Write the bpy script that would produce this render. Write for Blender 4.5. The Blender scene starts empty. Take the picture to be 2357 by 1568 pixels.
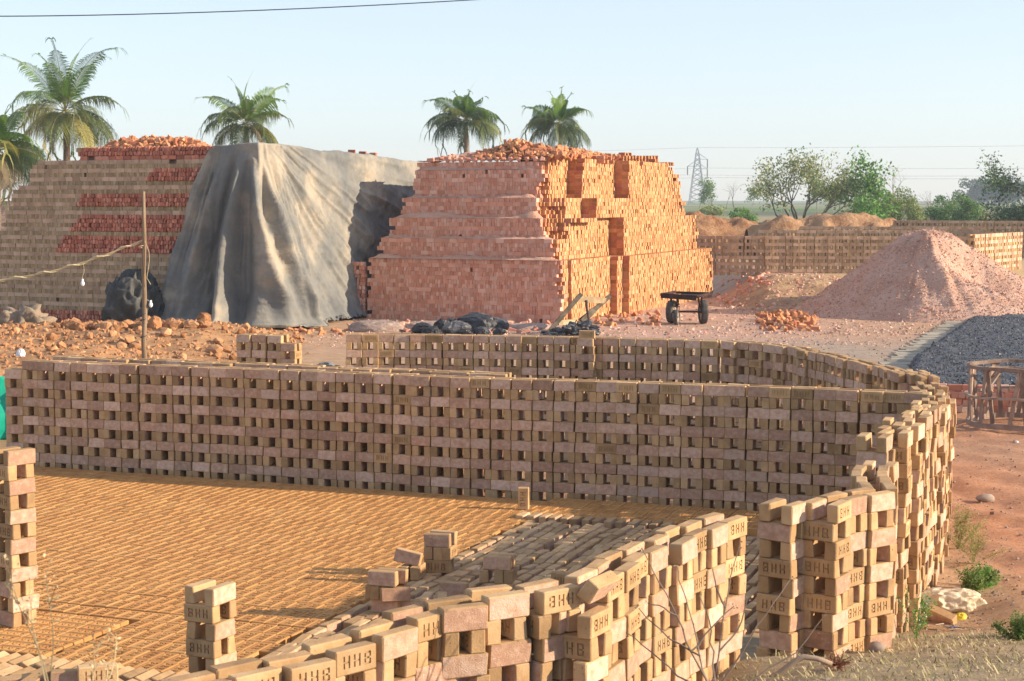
import bpy, math, random
import numpy as np
from mathutils import Vector, Matrix

random.seed(7)
rng = np.random.default_rng(7)
sc = bpy.context.scene
C = sc.collection

# ------------------------------------------------------------------ camera, sky, sun, exposure
HC = 3.4                      # eye height above the yard
F = 3850.0                    # focal length in pixels of a 2357 px wide picture
PITCH = math.atan(322.0 / F)
cam = bpy.data.cameras.new('camera')
camo = bpy.data.objects.new('camera', cam)
C.objects.link(camo)
camo.location = (0, 0, HC)
camo.rotation_euler = (math.pi / 2 - PITCH, 0, 0)
cam.sensor_width = 36
cam.lens = F / 2357 * 36
cam.clip_start = 0.1
cam.clip_end = 9000
cam.dof.use_dof = True
cam.dof.focus_distance = 19.0
cam.dof.aperture_fstop = 9.0
sc.camera = camo

SUN_EL = math.radians(19.5)
SUN_AZ = math.atan2(-0.15, 0.989)        # direction to the sun in the ground plane, from +X
world = bpy.data.worlds.new('World')
sc.world = world
world.use_nodes = True
wn = world.node_tree.nodes
wl = world.node_tree.links
bg = wn['Background']
sky = wn.new('ShaderNodeTexSky')
sky.sky_type = 'NISHITA'
sky.sun_disc = False
sky.sun_elevation = SUN_EL
sky.sun_rotation = math.pi / 2 - SUN_AZ
sky.altitude = 0
sky.air_density = 1.0
sky.dust_density = 0.3
sky.ozone_density = 3.0
# dry-season haze: the clear sky thinned, plus an even pale veil over the whole dome
dim = wn.new('ShaderNodeVectorMath'); dim.operation = 'SCALE'; dim.inputs['Scale'].default_value = .45
veil = wn.new('ShaderNodeVectorMath'); veil.operation = 'ADD'; veil.inputs[1].default_value = (1.50, 1.48, 1.66)
wl.new(sky.outputs[0], dim.inputs[0]); wl.new(dim.outputs[0], veil.inputs[0]); wl.new(veil.outputs[0], bg.inputs[0])
bg.inputs[1].default_value = 0.15
sun = bpy.data.lights.new('sun', 'SUN')
sun.energy = 4.8
sun.angle = math.radians(0.5)
sun.color = (1.0, 0.81, 0.60)
suno = bpy.data.objects.new('sun', sun)
C.objects.link(suno)
sd = Vector((math.cos(SUN_EL) * math.cos(SUN_AZ), math.cos(SUN_EL) * math.sin(SUN_AZ), math.sin(SUN_EL)))
suno.rotation_euler = sd.to_track_quat('Z', 'Y').to_euler()
suno.location = (60, -10, 40)
sc.view_settings.view_transform = 'Standard'
sc.view_settings.look = 'None'
sc.view_settings.exposure = 0.93
sc.view_settings.gamma = 1
sc.view_settings.use_curve_mapping = False
sc.cycles.volume_bounces = 0
sc.cycles.max_bounces = 6

# ------------------------------------------------------------------ helpers
def P(u, v, Z=0.0):
    """world point at height Z seen at pixel (u, v) of the 2357 x 1568 picture"""
    dx = u - 1178.5
    dy = -(v - 784.0)
    c, s = math.cos(PITCH), math.sin(PITCH)
    d = (dx, F * c + dy * s, -F * s + dy * c)
    t = (Z - HC) / d[2]
    return (d[0] * t, d[1] * t, Z)

def PD(u, v, Y):
    """world point at depth Y seen at pixel (u, v)"""
    dx = u - 1178.5
    dy = -(v - 784.0)
    c, s = math.cos(PITCH), math.sin(PITCH)
    d = (dx, F * c + dy * s, -F * s + dy * c)
    t = Y / d[1]
    return (d[0] * t, Y, HC + d[2] * t)

def sstep(a, b, x):
    t = np.clip((x - a) / (b - a), 0, 1)
    return t * t * (3 - 2 * t)

def _h(ix, iy, iz, seed):
    n = (ix.astype(np.int64) * 374761393 + iy.astype(np.int64) * 668265263 + iz.astype(np.int64) * 2147483647 + seed * 974634777) & 0xffffffff
    n = ((n ^ (n >> 13)) * 1274126177) & 0xffffffff
    n = (n ^ (n >> 16)) & 0xffffffff
    return n / 4294967295.0

def vnoise(x, y, z=None, seed=0):
    x = np.asarray(x, float); y = np.asarray(y, float)
    z = np.zeros_like(x) if z is None else np.asarray(z, float)
    x, y, z = np.broadcast_arrays(x, y, z)
    ix, iy, iz = np.floor(x), np.floor(y), np.floor(z)
    fx, fy, fz = x - ix, y - iy, z - iz
    fx = fx * fx * (3 - 2 * fx); fy = fy * fy * (3 - 2 * fy); fz = fz * fz * (3 - 2 * fz)
    r = 0
    for a in (0, 1):
        for b in (0, 1):
            for c in (0, 1):
                w = (fx if a else 1 - fx) * (fy if b else 1 - fy) * (fz if c else 1 - fz)
                r = r + w * _h(ix + a, iy + b, iz + c, seed)
    return r * 2 - 1

def fbm(x, y, z=None, seed=0, oct=4):
    s = 0; a = 1.0; f = 1.0; tot = 0
    for i in range(oct):
        s = s + a * vnoise(np.asarray(x) * f, np.asarray(y) * f, None if z is None else np.asarray(z) * f, seed + i * 17)
        tot += a; a *= .5; f *= 2.03
    return s / tot

def tag(o, label=None, cat=None, group=None, kind=None):
    if label: o['label'] = label
    if cat: o['category'] = cat
    if group: o['group'] = group
    if kind: o['kind'] = kind
    return o

def thing(name, label, cat, loc=(0, 0, 0), group=None):
    o = bpy.data.objects.new(name, None)
    o.empty_display_size = .1
    C.objects.link(o)
    o.location = loc
    return tag(o, label, cat, group)

def link(name, me, parent=None, loc=None, mat4=None):
    o = bpy.data.objects.new(name, me)
    C.objects.link(o)
    if mat4 is not None:
        M = Matrix(mat4)
        if parent is not None:
            M = Matrix.Translation(-parent.location) @ M
        o.parent = parent
        o.matrix_basis = M
    else:
        o.parent = parent
        l = Vector(loc if loc is not None else (0, 0, 0))
        if parent is not None:
            l = l - parent.location
        o.location = l
    return o

class MB:
    """collects vertices and faces, builds one mesh"""
    def __init__(s): s.v = []; s.f = []; s.m = []; s.smooth = False
    def add(s, vs, fs, mi=0):
        o = len(s.v); s.v.extend(vs); s.f.extend([[i + o for i in f] for f in fs]); s.m.extend([mi] * len(fs))
    def box(s, c, sx, sy, sz, R=None, mi=0):
        vs = []
        for dz in (-.5, .5):
            for dx, dy in ((-.5, -.5), (.5, -.5), (.5, .5), (-.5, .5)):
                p = Vector((dx * sx, dy * sy, dz * sz))
                if R is not None: p = R @ p
                vs.append((c[0] + p.x, c[1] + p.y, c[2] + p.z))
        s.add(vs, [(3, 2, 1, 0), (4, 5, 6, 7), (0, 1, 5, 4), (1, 2, 6, 5), (2, 3, 7, 6), (3, 0, 4, 7)], mi)
    def tube(s, pts, rads, n=6, mi=0, cap=True):
        pts = [Vector(p) for p in pts]
        if not hasattr(rads, '__len__'): rads = [rads] * len(pts)
        vs = []; fs = []
        ref = Vector((0, 0, 1))
        for i, p in enumerate(pts):
            d = (pts[min(i + 1, len(pts) - 1)] - pts[max(i - 1, 0)])
            if d.length < 1e-9: d = Vector((0, 0, 1))
            d.normalize()
            r0 = ref if abs(d.dot(ref)) < .95 else Vector((1, 0, 0))
            a = d.cross(r0).normalized(); b = d.cross(a)
            for k in range(n):
                t = 2 * math.pi * k / n
                q = p + (a * math.cos(t) + b * math.sin(t)) * rads[i]
                vs.append(tuple(q))
        for i in range(len(pts) - 1):
            for k in range(n):
                k2 = (k + 1) % n
                fs.append((i * n + k, i * n + k2, (i + 1) * n + k2, (i + 1) * n + k))
        if cap:
            fs.append(tuple(range(n - 1, -1, -1)))
            fs.append(tuple((len(pts) - 1) * n + k for k in range(n)))
        s.add(vs, fs, mi)
    def beam(s, a, b, w, h, mi=0, up=(0, 0, 1)):
        a = Vector(a); b = Vector(b); d = b - a; L = d.length; d.normalize()
        u = Vector(up)
        if abs(d.dot(u)) > .97: u = Vector((1, 0, 0))
        y = u.cross(d).normalized(); z = d.cross(y)
        R = Matrix((d, y, z)).transposed()
        s.box(tuple((a + b) / 2), L, w, h, R, mi)
    def mesh(s, name, mats, smooth=False):
        me = bpy.data.meshes.new(name)
        me.from_pydata([tuple(v) for v in s.v], [], s.f)
        for m in mats: me.materials.append(m)
        if any(s.m): me.polygons.foreach_set('material_index', s.m)
        if smooth: me.polygons.foreach_set('use_smooth', [True] * len(me.polygons))
        me.update()
        return me
    def build(s, name, mats, parent=None, smooth=False, origin=None):
        if not isinstance(mats, (list, tuple)): mats = [mats]
        base = Vector(parent.location) if parent is not None else Vector(origin if origin else (0, 0, 0))
        s.v = [(v[0] - base.x, v[1] - base.y, v[2] - base.z) for v in s.v]
        me = s.mesh(name, mats, smooth)
        o = bpy.data.objects.new(name, me)
        C.objects.link(o)
        if parent is not None: o.parent = parent
        else: o.location = base
        return o

def np_mesh(name, V, loops, totals, mats, mi=None, tint=None, smooth=False):
    me = bpy.data.meshes.new(name)
    V = np.asarray(V, np.float32); loops = np.asarray(loops, np.int32); totals = np.asarray(totals, np.int32)
    me.vertices.add(len(V)); me.vertices.foreach_set('co', V.ravel())
    me.loops.add(len(loops)); me.loops.foreach_set('vertex_index', loops)
    me.polygons.add(len(totals))
    st = np.zeros(len(totals), np.int32); st[1:] = np.cumsum(totals)[:-1]
    me.polygons.foreach_set('loop_start', st)
    me.polygons.foreach_set('loop_total', totals)
    for m in mats: me.materials.append(m)
    if mi is not None: me.polygons.foreach_set('material_index', np.asarray(mi, np.int32))
    me.polygons.foreach_set('use_smooth', np.full(len(totals), bool(smooth)))
    me.update(calc_edges=True)
    me.validate()
    if tint is not None:
        at = me.attributes.new('tint', 'FLOAT', 'FACE')
        at.data.foreach_set('value', np.asarray(tint, np.float32))
    return me

def grid_mesh(name, X, Y, Z, mats, smooth=True, mi=None):
    n, m = X.shape
    V = np.stack([X, Y, Z], -1).reshape(-1, 3)
    i, j = np.meshgrid(np.arange(n - 1), np.arange(m - 1), indexing='ij')
    a = (i * m + j).ravel()
    q = np.stack([a, a + m, a + m + 1, a + 1], -1)
    return np_mesh(name, V, q.ravel(), np.full(len(q), 4), mats, mi, None, smooth)

# ------------------------------------------------------------------ materials
def N(nt, t, **k):
    n = nt.nodes.new(t)
    for a, b in k.items(): setattr(n, a, b)
    return n

def mat(name, cols, scale=6.0, bump=.3, bscale=60.0, rough=.92, rnd=.25, speck=None, metal=0.0, detail=6, bdist=.01, spec=.25, transl=0.0, stretch=None):
    """noise mix of colours, varied from piece to piece, with fine relief"""
    m = bpy.data.materials.new(name)
    m.use_nodes = True
    nt = m.node_tree; L = nt.links.new
    b = nt.nodes['Principled BSDF']
    tc = N(nt, 'ShaderNodeTexCoord')
    oi = N(nt, 'ShaderNodeObjectInfo')
    at = N(nt, 'ShaderNodeAttribute'); at.attribute_name = 'tint'
    ad = N(nt, 'ShaderNodeMath', operation='ADD'); L(oi.outputs['Random'], ad.inputs[0]); L(at.outputs['Fac'], ad.inputs[1])
    fr = N(nt, 'ShaderNodeMath', operation='FRACT'); L(ad.outputs[0], fr.inputs[0])
    of = N(nt, 'ShaderNodeVectorMath', operation='SCALE'); of.inputs[0].default_value = (37, 53, 71); L(fr.outputs[0], of.inputs['Scale'])
    va = N(nt, 'ShaderNodeVectorMath', operation='ADD'); L(tc.outputs['Object'], va.inputs[0]); L(of.outputs[0], va.inputs[1])
    vec = va.outputs[0]
    if stretch:
        ms = N(nt, 'ShaderNodeVectorMath', operation='MULTIPLY'); ms.inputs[1].default_value = stretch; L(vec, ms.inputs[0]); vec = ms.outputs[0]
    n1 = N(nt, 'ShaderNodeTexNoise'); n1.inputs['Scale'].default_value = scale; n1.inputs['Detail'].default_value = detail; n1.inputs['Roughness'].default_value = .62
    L(vec, n1.inputs['Vector'])
    rp = N(nt, 'ShaderNodeValToRGB'); e = rp.color_ramp.elements
    k = len(cols)
    e[0].position = .32; e[0].color = (*cols[0], 1); e[1].position = .68; e[1].color = (*cols[-1], 1)
    for i in range(1, k - 1):
        q = e.new(.32 + .36 * i / (k - 1)); q.color = (*cols[i], 1)
    # per-piece shift of the mix
    mr = N(nt, 'ShaderNodeMapRange'); mr.inputs[1].default_value = 0; mr.inputs[2].default_value = 1; mr.inputs[3].default_value = -.14; mr.inputs[4].default_value = .14
    L(fr.outputs[0], mr.inputs[0])
    sm = N(nt, 'ShaderNodeMath', operation='ADD'); L(n1.outputs['Fac'], sm.inputs[0]); L(mr.outputs[0], sm.inputs[1])
    L(sm.outputs[0], rp.inputs[0])
    col = rp.outputs[0]
    f2 = N(nt, 'ShaderNodeMath', operation='MULTIPLY'); L(fr.outputs[0], f2.inputs[0]); f2.inputs[1].default_value = 7.31
    f3 = N(nt, 'ShaderNodeMath', operation='FRACT'); L(f2.outputs[0], f3.inputs[0])
    vr = N(nt, 'ShaderNodeMapRange'); vr.inputs[3].default_value = 1 - rnd; vr.inputs[4].default_value = 1 + rnd; L(f3.outputs[0], vr.inputs[0])
    hs = N(nt, 'ShaderNodeHueSaturation'); L(col, hs.inputs['Color']); L(vr.outputs[0], hs.inputs['Value']); col = hs.outputs[0]
    if speck:
        n3 = N(nt, 'ShaderNodeTexNoise'); n3.inputs['Scale'].default_value = speck[1]; n3.inputs['Detail'].default_value = 3
        L(vec, n3.inputs['Vector'])
        r3 = N(nt, 'ShaderNodeMapRange'); r3.inputs[1].default_value = speck[2]; r3.inputs[2].default_value = speck[2] + .08; L(n3.outputs['Fac'], r3.inputs[0])
        mx = N(nt, 'ShaderNodeMix', data_type='RGBA'); L(r3.outputs[0], mx.inputs[0]); L(col, mx.inputs[6]); mx.inputs[7].default_value = (*speck[0], 1); col = mx.outputs[2]
    L(col, b.inputs['Base Color'])
    b.inputs['Roughness'].default_value = rough
    b.inputs['Metallic'].default_value = metal
    b.inputs['Specular IOR Level'].default_value = spec
    if bump > 0:
        n2 = N(nt, 'ShaderNodeTexNoise'); n2.inputs['Scale'].default_value = bscale; n2.inputs['Detail'].default_value = 5; n2.inputs['Roughness'].default_value = .65
        L(vec, n2.inputs['Vector'])
        bp = N(nt, 'ShaderNodeBump'); bp.inputs['Strength'].default_value = bump; bp.inputs['Distance'].default_value = bdist
        L(n2.outputs['Fac'], bp.inputs['Height']); L(bp.outputs[0], b.inputs['Normal'])
    if transl > 0:
        tr = N(nt, 'ShaderNodeBsdfTranslucent'); L(col, tr.inputs['Color'])
        mxs = N(nt, 'ShaderNodeMixShader'); mxs.inputs[0].default_value = transl
        L(b.outputs[0], mxs.inputs[1]); L(tr.outputs[0], mxs.inputs[2])
        L(mxs.outputs[0], nt.nodes['Material Output'].inputs['Surface'])
    return m

M = {}
M['clay_side'] = mat('clay_side', [(.36, .225, .11), (.45, .285, .14), (.51, .345, .185)], 7, .4, 90, rnd=.22, speck=((.07, .055, .04), 46, .68))
M['clay_face'] = mat('clay_face', [(.42, .25, .165), (.52, .33, .225), (.62, .44, .33)], 20, .6, 120, rnd=.18, speck=((.55, .43, .37), 60, .64))
M['bed_clay'] = mat('bed_clay', [(.42, .205, .07), (.48, .245, .082), (.51, .275, .10)], 7, .35, 90, rnd=.045, speck=((.09, .06, .035), 46, .70))
M['fired_side'] = mat('fired_side', [(.42, .17, .075), (.52, .23, .10), (.56, .28, .13)], 5, .35, 60, rnd=.2)
M['fired_face'] = mat('fired_face', [(.38, .125, .07), (.46, .17, .10), (.52, .25, .16)], 3, .45, 60, rnd=.17)
M['fired_end'] = mat('fired_end', [(.40, .205, .085), (.50, .28, .125), (.56, .355, .195)], 1.3, .35, 60, rnd=.17)
M['fired_dusty'] = mat('fired_dusty', [(.54, .235, .15), (.61, .30, .205), (.66, .41, .31)], 1.2, .4, 60, rnd=.13)
M['patch_red'] = mat('patch_red', [(.36, .12, .075), (.47, .175, .11), (.55, .26, .18)], 3, .45, 60, rnd=.28)
M['raw_end'] = mat('raw_end', [(.29, .205, .11), (.37, .265, .145), (.42, .31, .18)], 4, .4, 60, rnd=.16)
M['raw_face'] = mat('raw_face', [(.38, .25, .165), (.48, .325, .22), (.54, .385, .27)], 4, .4, 60, rnd=.13)
M['ground'] = None
M['tarp'] = mat('tarp', [(.09, .098, .102), (.145, .152, .15), (.20, .198, .178), (.34, .30, .235)], .55, .6, 5.0, rough=.85, rnd=0, bdist=.04, detail=11)
M['black_sheet'] = mat('black_sheet', [(.05, .053, .052), (.085, .085, .08), (.24, .215, .165)], 1.8, .4, 8, rough=.6, rnd=0, bdist=.05)
M['dirt_clod'] = mat('dirt_clod', [(.28, .13, .055), (.40, .20, .09), (.50, .28, .145)], 4, .6, 20, rnd=.2, bdist=.03)
M['dirt_orange'] = mat('dirt_orange', [(.30, .165, .08), (.42, .235, .11), (.48, .30, .16)], .8, .8, 9, rnd=0, bdist=.05, detail=10)
M['dirt_grey'] = mat('dirt_grey', [(.20, .16, .11), (.27, .21, .15), (.33, .25, .18)], 2, .8, 9, rnd=0, bdist=.05)
M['pink_dust'] = mat('pink_dust', [(.40, .215, .145), (.51, .30, .21), (.58, .38, .285)], 1.1, .9, 16, rnd=.12, bdist=.05, detail=12, speck=((.62, .47, .40), 14, .66))
M['pink_grit'] = mat('pink_grit', [(.42, .22, .15), (.52, .32, .235), (.62, .44, .35)], 3, .3, 30, rnd=.25)
M['grey_dust'] = mat('grey_dust', [(.27, .205, .17), (.36, .27, .22), (.46, .34, .28)], 9, .9, 30, rnd=.05, bdist=.04)
M['coal'] = mat('coal', [(.014, .016, .019), (.032, .036, .043), (.12, .12, .12)], 3.5, .9, 9, rough=.42, rnd=.3, bdist=.03, spec=.5)
M['coal_bed'] = mat('coal_bed', [(.025, .028, .034), (.05, .055, .064), (.10, .108, .12)], 9, 1.0, 22, rough=.6, rnd=0, bdist=.05, spec=.4, detail=12)
M['coal_bit'] = mat('coal_bit', [(.025, .028, .034), (.05, .055, .063), (.09, .098, .11)], 5, .3, 20, rough=.5, rnd=.35, spec=.5)
M['wood'] = mat('wood', [(.17, .115, .07), (.25, .175, .11), (.34, .25, .165)], 3, .4, 30, rnd=.12, stretch=(6, 6, .7))
M['wood_dark'] = mat('wood_dark', [(.055, .045, .035), (.10, .08, .06), (.17, .135, .095)], 4, .5, 30, rnd=.1)
M['wood_pale'] = mat('wood_pale', [(.28, .21, .12), (.40, .31, .19), (.48, .38, .24)], 4, .4, 30, rnd=.1)
M['bamboo'] = mat('bamboo', [(.19, .135, .10), (.27, .20, .155), (.36, .27, .21)], 5, .3, 30, rnd=.15)
M['steel_dark'] = mat('steel_dark', [(.03, .016, .013), (.055, .03, .024), (.09, .05, .035)], 5, .3, 30, rough=.6, rnd=0, metal=.3)
M['rubber'] = mat('rubber', [(.045, .04, .037), (.075, .066, .058), (.13, .11, .092)], 6, .4, 40, rough=.8, rnd=0)
M['rim'] = mat('rim', [(.28, .24, .20), (.38, .33, .27), (.44, .38, .3)], 6, .3, 40, rough=.6, rnd=0)
M['rope'] = mat('rope', [(.42, .34, .19), (.52, .43, .26), (.60, .51, .33)], 8, .3, 80, rnd=0)
M['wire'] = mat('wire', [(.03, .045, .06), (.04, .055, .075), (.05, .07, .09)], 2, 0, rough=.6, rnd=0)
M['galv'] = mat('galv', [(.16, .175, .20), (.19, .205, .23), (.22, .235, .26)], 2, 0, rough=.6, rnd=0)
M['white'] = mat('white_plastic', [(.68, .69, .70), (.76, .77, .78), (.82, .82, .82)], 5, .2, 30, rough=.4, rnd=0)
M['cream'] = mat('cream_plastic', [(.55, .43, .27), (.68, .56, .38), (.78, .68, .50)], 5, .6, 14, rough=.5, rnd=0, bdist=.03, transl=.2)
M['green_sheet'] = mat('green_sheet', [(.0, .30, .20), (.01, .38, .26), (.03, .45, .32)], 2, .3, 9, rough=.6, rnd=0, bdist=.03)
M['yellow'] = mat('yellow_plastic', [(.65, .50, .04), (.75, .62, .06), (.8, .7, .2)], 6, .2, 30, rough=.4, rnd=0)
M['red_sheet'] = mat('red_sheet', [(.45, .04, .05), (.55, .06, .07), (.6, .1, .1)], 6, .2, 30, rough=.4, rnd=0)
M['blue_bit'] = mat('blue_bit', [(.05, .15, .5), (.08, .22, .6), (.1, .3, .65)], 6, .2, 30, rough=.4, rnd=0)
M['strip'] = mat('strip', [(.27, .24, .18), (.33, .295, .225), (.38, .34, .265)], 1.3, .4, 12, rnd=.08)
M['palm_green'] = mat('palm_green', [(.045, .075, .025), (.085, .125, .035), (.16, .19, .05)], .9, 0, rnd=.25, rough=.5, transl=.3, spec=.4)
M['palm_fresh'] = mat('palm_fresh', [(.07, .15, .02), (.11, .21, .03), (.17, .26, .05)], .9, 0, rnd=.2, rough=.5, transl=.35, spec=.4)
M['palm_yellow'] = mat('palm_yellow', [(.22, .23, .05), (.33, .31, .08), (.42, .37, .12)], .9, 0, rnd=.2, rough=.5, transl=.35)
M['palm_dry'] = mat('palm_dry', [(.13, .10, .06), (.20, .155, .09), (.27, .21, .13)], .9, 0, rnd=.2, rough=.8, transl=.15)
M['palm_rib'] = mat('palm_rib', [(.22, .22, .07), (.30, .28, .10), (.36, .32, .14)], 2, 0, rnd=.1)
M['palm_trunk'] = mat('palm_trunk', [(.16, .12, .085), (.24, .18, .13), (.32, .25, .18)], 3, .8, 6, rnd=.1, bdist=.08, stretch=(.6, .6, 5))
M['bark'] = mat('bark', [(.16, .13, .09), (.25, .205, .15), (.34, .28, .21)], 3, .5, 14, rnd=.15, bdist=.03)
M['bark_pale'] = mat('bark_pale', [(.27, .24, .20), (.36, .32, .27), (.44, .40, .34)], 3, .4, 14, rnd=.15)
M['leaf'] = mat('leaf', [(.10, .17, .04), (.16, .26, .07), (.26, .35, .11)], .8, 0, rnd=.3, rough=.6, transl=.3)
M['leaf_bright'] = mat('leaf_bright', [(.09, .26, .04), (.14, .35, .06), (.21, .42, .10)], .8, 0, rnd=.25, rough=.6, transl=.35)
M['leaf_olive'] = mat('leaf_olive', [(.22, .235, .075), (.32, .33, .12), (.44, .42, .18)], .8, 0, rnd=.3, rough=.6, transl=.3)
M['leaf_dark'] = mat('leaf_dark', [(.055, .09, .045), (.085, .135, .06), (.13, .18, .08)], .8, 0, rnd=.3, rough=.6, transl=.2)
M['leaf_yellow'] = mat('leaf_yellow', [(.28, .25, .07), (.36, .32, .10), (.42, .38, .14)], .8, 0, rnd=.2, rough=.7, transl=.3)
M['straw'] = mat('straw', [(.30, .235, .13), (.42, .34, .19), (.52, .43, .26)], 2, 0, rnd=.3, rough=.8)
M['twig'] = mat('twig', [(.17, .125, .09), (.24, .18, .13), (.32, .245, .18)], 4, .2, 60, rnd=.1)
M['stone'] = mat('stone', [(.20, .15, .12), (.28, .215, .17), (.35, .28, .225)], 6, .4, 40, rnd=.2)
M['root'] = mat('root', [(.15, .06, .035), (.22, .09, .05), (.30, .14, .08)], 6, .4, 40, rnd=.2)
# ------------------------------------------------------------------ ground: one sheet to the horizon
def bank_h(x, y):
    k = sstep(-.6, 1.7, x)
    return np.clip((.55 - .2 * (y - 10.3)) * k, 0, 1.75)

def ground_z(x, y, fine=True):
    x = np.asarray(x, float); y = np.asarray(y, float)
    z = bank_h(x, y)
    z = z + .85 * sstep(52.5, 57.5, y - .2 * (x - 8)) * sstep(7.0, 9.0, x)
    z = z + 1.0 * sstep(95, 260, y)
    if fine:
        a = sstep(6, 12, y)
        on_bank = sstep(.02, .25, bank_h(x, y))
        red = sstep(3.8, 4.6, x) * (1 - sstep(27, 30, y)) * (1 - on_bank)
        z = z + .012 * fbm(x * .7, y * .7, seed=3)
        z = z + (.02 + .03 * on_bank) * fbm(x * 3.1, y * 3.1, seed=5) * (on_bank + red + .12 * sstep(33, 38, y))
        z = z + red * (.030 * fbm(x * 7, y * 7, seed=9) + .014 * fbm(x * 17, y * 17, seed=10) + .018 * np.sin((x * .8 + y * .35 + .3 * vnoise(x * .6, y * .6, seed=4)) * 9) * sstep(.0, .3, vnoise(x * .5, y * .3, seed=6)))
        # low spoil ridge where the bank meets the red yard
        z = z + .13 * np.exp(-((y - 13.4 - .25 * (x - 4)) / .55) ** 2) * sstep(3.6, 4.3, x) * (1 + .5 * fbm(x * 2, y * 2, seed=21))
        z = z + .5 * sstep(100, 250, y) * fbm(x * .012, y * .012, seed=8)
    return z

def axis(parts):
    r = [parts[0][0]]
    for a, b, st in parts:
        n = max(1, int(round((b - a) / st)))
        r += list(np.linspace(a, b, n + 1)[1:])
    return np.array(r)
gx = np.concatenate([-np.geomspace(4200, 62, 24), axis([(-60, -14, 1.2), (-14, 14, .13), (14, 60, 1.2)]), np.geomspace(62, 4200, 24)])
gy = np.concatenate([axis([(-30, 7, 1.5), (7, 32, .13), (32, 62, .25), (62, 130, 1.5)]), np.geomspace(133, 8000, 44)])
GX, GY = np.meshgrid(gx, gy, indexing='ij')
GZ = ground_z(GX, GY)

def soil_colour(x, y):
    def c(r, g, b): return np.array([r, g, b])[:, None, None]
    n1 = fbm(x * .22, y * .22, seed=31); n2 = fbm(x * 1.3, y * 1.3, seed=33)
    col = c(.43, .285, .165) + 0 * x                                   # sandy orange yard
    def mixc(w, cc):
        nonlocal col
        w = np.clip(w, 0, 1); col = col * (1 - w) + cc * w
    pink = np.exp(-((x - 3.5) / 7.5) ** 2) * sstep(34, 39.5, y + 2 * n1 - .25 * (x - 2)) * (1 - sstep(64, 72, y))
    mixc(pink * (.75 + .4 * n2), c(.50, .315, .245))
    road = sstep(2.4, 5.0, x) * sstep(24, 29, y) * (1 - sstep(38, 42.5, y + 1.5 * n1))
    mixc(road * (.75 + .3 * n2), c(.345, .285, .225))
    red = sstep(3.8, 5.0, x) * (1 - sstep(25.5, 28, y))
    mixc(red, c(.44, .225, .125)); mixc(red * sstep(.05, .5, n2) * .45, c(.33, .20, .13)); mixc(red * sstep(.1, .5, n1) * .5, c(.40, .25, .16))
    bed = (1 - sstep(3.3, 3.9, x)) * (1 - sstep(22, 25, y))
    mixc(bed, c(.34, .215, .12))
    bk = sstep(.03, .16, bank_h(x, y) + .06 * n2)
    mixc(bk, c(.32, .245, .15)); mixc(bk * sstep(.0, .4, n2) * .5, c(.24, .185, .12))
    mixc(sstep(50, 56, y) * sstep(9, 14, x) * (1 - sstep(70, 90, y)), c(.50, .37, .21))
    far = sstep(85, 110, y)
    mixc(far, c(.30, .26, .15))
    st = fbm(x * .006, y * .021, seed=41); st2 = fbm(x * .02, y * .05, seed=47)
    mixc(far * sstep(-.06, .08, st), c(.11, .22, .06))
    mixc(far * sstep(.12, .3, st2), c(.30, .27, .15))
    mixc(far * sstep(.12, .3, -st2), c(.13, .15, .10))
    return col

me = grid_mesh('ground', GX, GY, GZ, [])
sc_ = soil_colour(GX, GY)
ca = me.color_attributes.new('soil', 'FLOAT_COLOR', 'POINT')
buf = np.ones((GX.size, 4), np.float32)
for i in range(3): buf[:, i] = sc_[i].ravel()
ca.data.foreach_set('color', buf.ravel())

def soil_material():
    m = bpy.data.materials.new('soil'); m.use_nodes = True
    nt = m.node_tree; L = nt.links.new; b = nt.nodes['Principled BSDF']
    at = N(nt, 'ShaderNodeVertexColor'); at.layer_name = 'soil'
    tc = N(nt, 'ShaderNodeTexCoord')
    n1 = N(nt, 'ShaderNodeTexNoise'); n1.inputs['Scale'].default_value = 2.2; n1.inputs['Detail'].default_value = 12; n1.inputs['Roughness'].default_value = .7
    n2 = N(nt, 'ShaderNodeTexNoise'); n2.inputs['Scale'].default_value = 26; n2.inputs['Detail'].default_value = 6; n2.inputs['Roughness'].default_value = .7
    L(tc.outputs['Object'], n1.inputs['Vector']); L(tc.outputs['Object'], n2.inputs['Vector'])
    a = N(nt, 'ShaderNodeMapRange'); a.inputs[1].default_value = .3; a.inputs[2].default_value = .7; a.inputs[3].default_value = .74; a.inputs[4].default_value = 1.22; L(n1.outputs['Fac'], a.inputs[0])
    c = N(nt, 'ShaderNodeMapRange'); c.inputs[1].default_value = .3; c.inputs[2].default_value = .7; c.inputs[3].default_value = .78; c.inputs[4].default_value = 1.2; L(n2.outputs['Fac'], c.inputs[0])
    mu = N(nt, 'ShaderNodeMath', operation='MULTIPLY'); L(a.outputs[0], mu.inputs[0]); L(c.outputs[0], mu.inputs[1])
    hs = N(nt, 'ShaderNodeHueSaturation'); L(at.outputs['Color'], hs.inputs['Color']); L(mu.outputs[0], hs.inputs['Value'])
    n3 = N(nt, 'ShaderNodeTexNoise'); n3.inputs['Scale'].default_value = 7; n3.inputs['Detail'].default_value = 4
    L(tc.outputs['Object'], n3.inputs['Vector'])
    s3 = N(nt, 'ShaderNodeMapRange'); s3.inputs[3].default_value = .85; s3.inputs[4].default_value = 1.15; L(n3.outputs['Fac'], s3.inputs[0]); L(s3.outputs[0], hs.inputs['Saturation'])
    L(hs.outputs[0], b.inputs['Base Color'])
    b.inputs['Roughness'].default_value = .95; b.inputs['Specular IOR Level'].default_value = .15
    bp = N(nt, 'ShaderNodeBump'); bp.inputs['Strength'].default_value = .55; bp.inputs['Distance'].default_value = .03
    L(n2.outputs['Fac'], bp.inputs['Height']); L(bp.outputs[0], b.inputs['Normal'])
    return m
me.materials.append(soil_material())
g = link('ground', me); tag(g, kind='structure')

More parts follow.
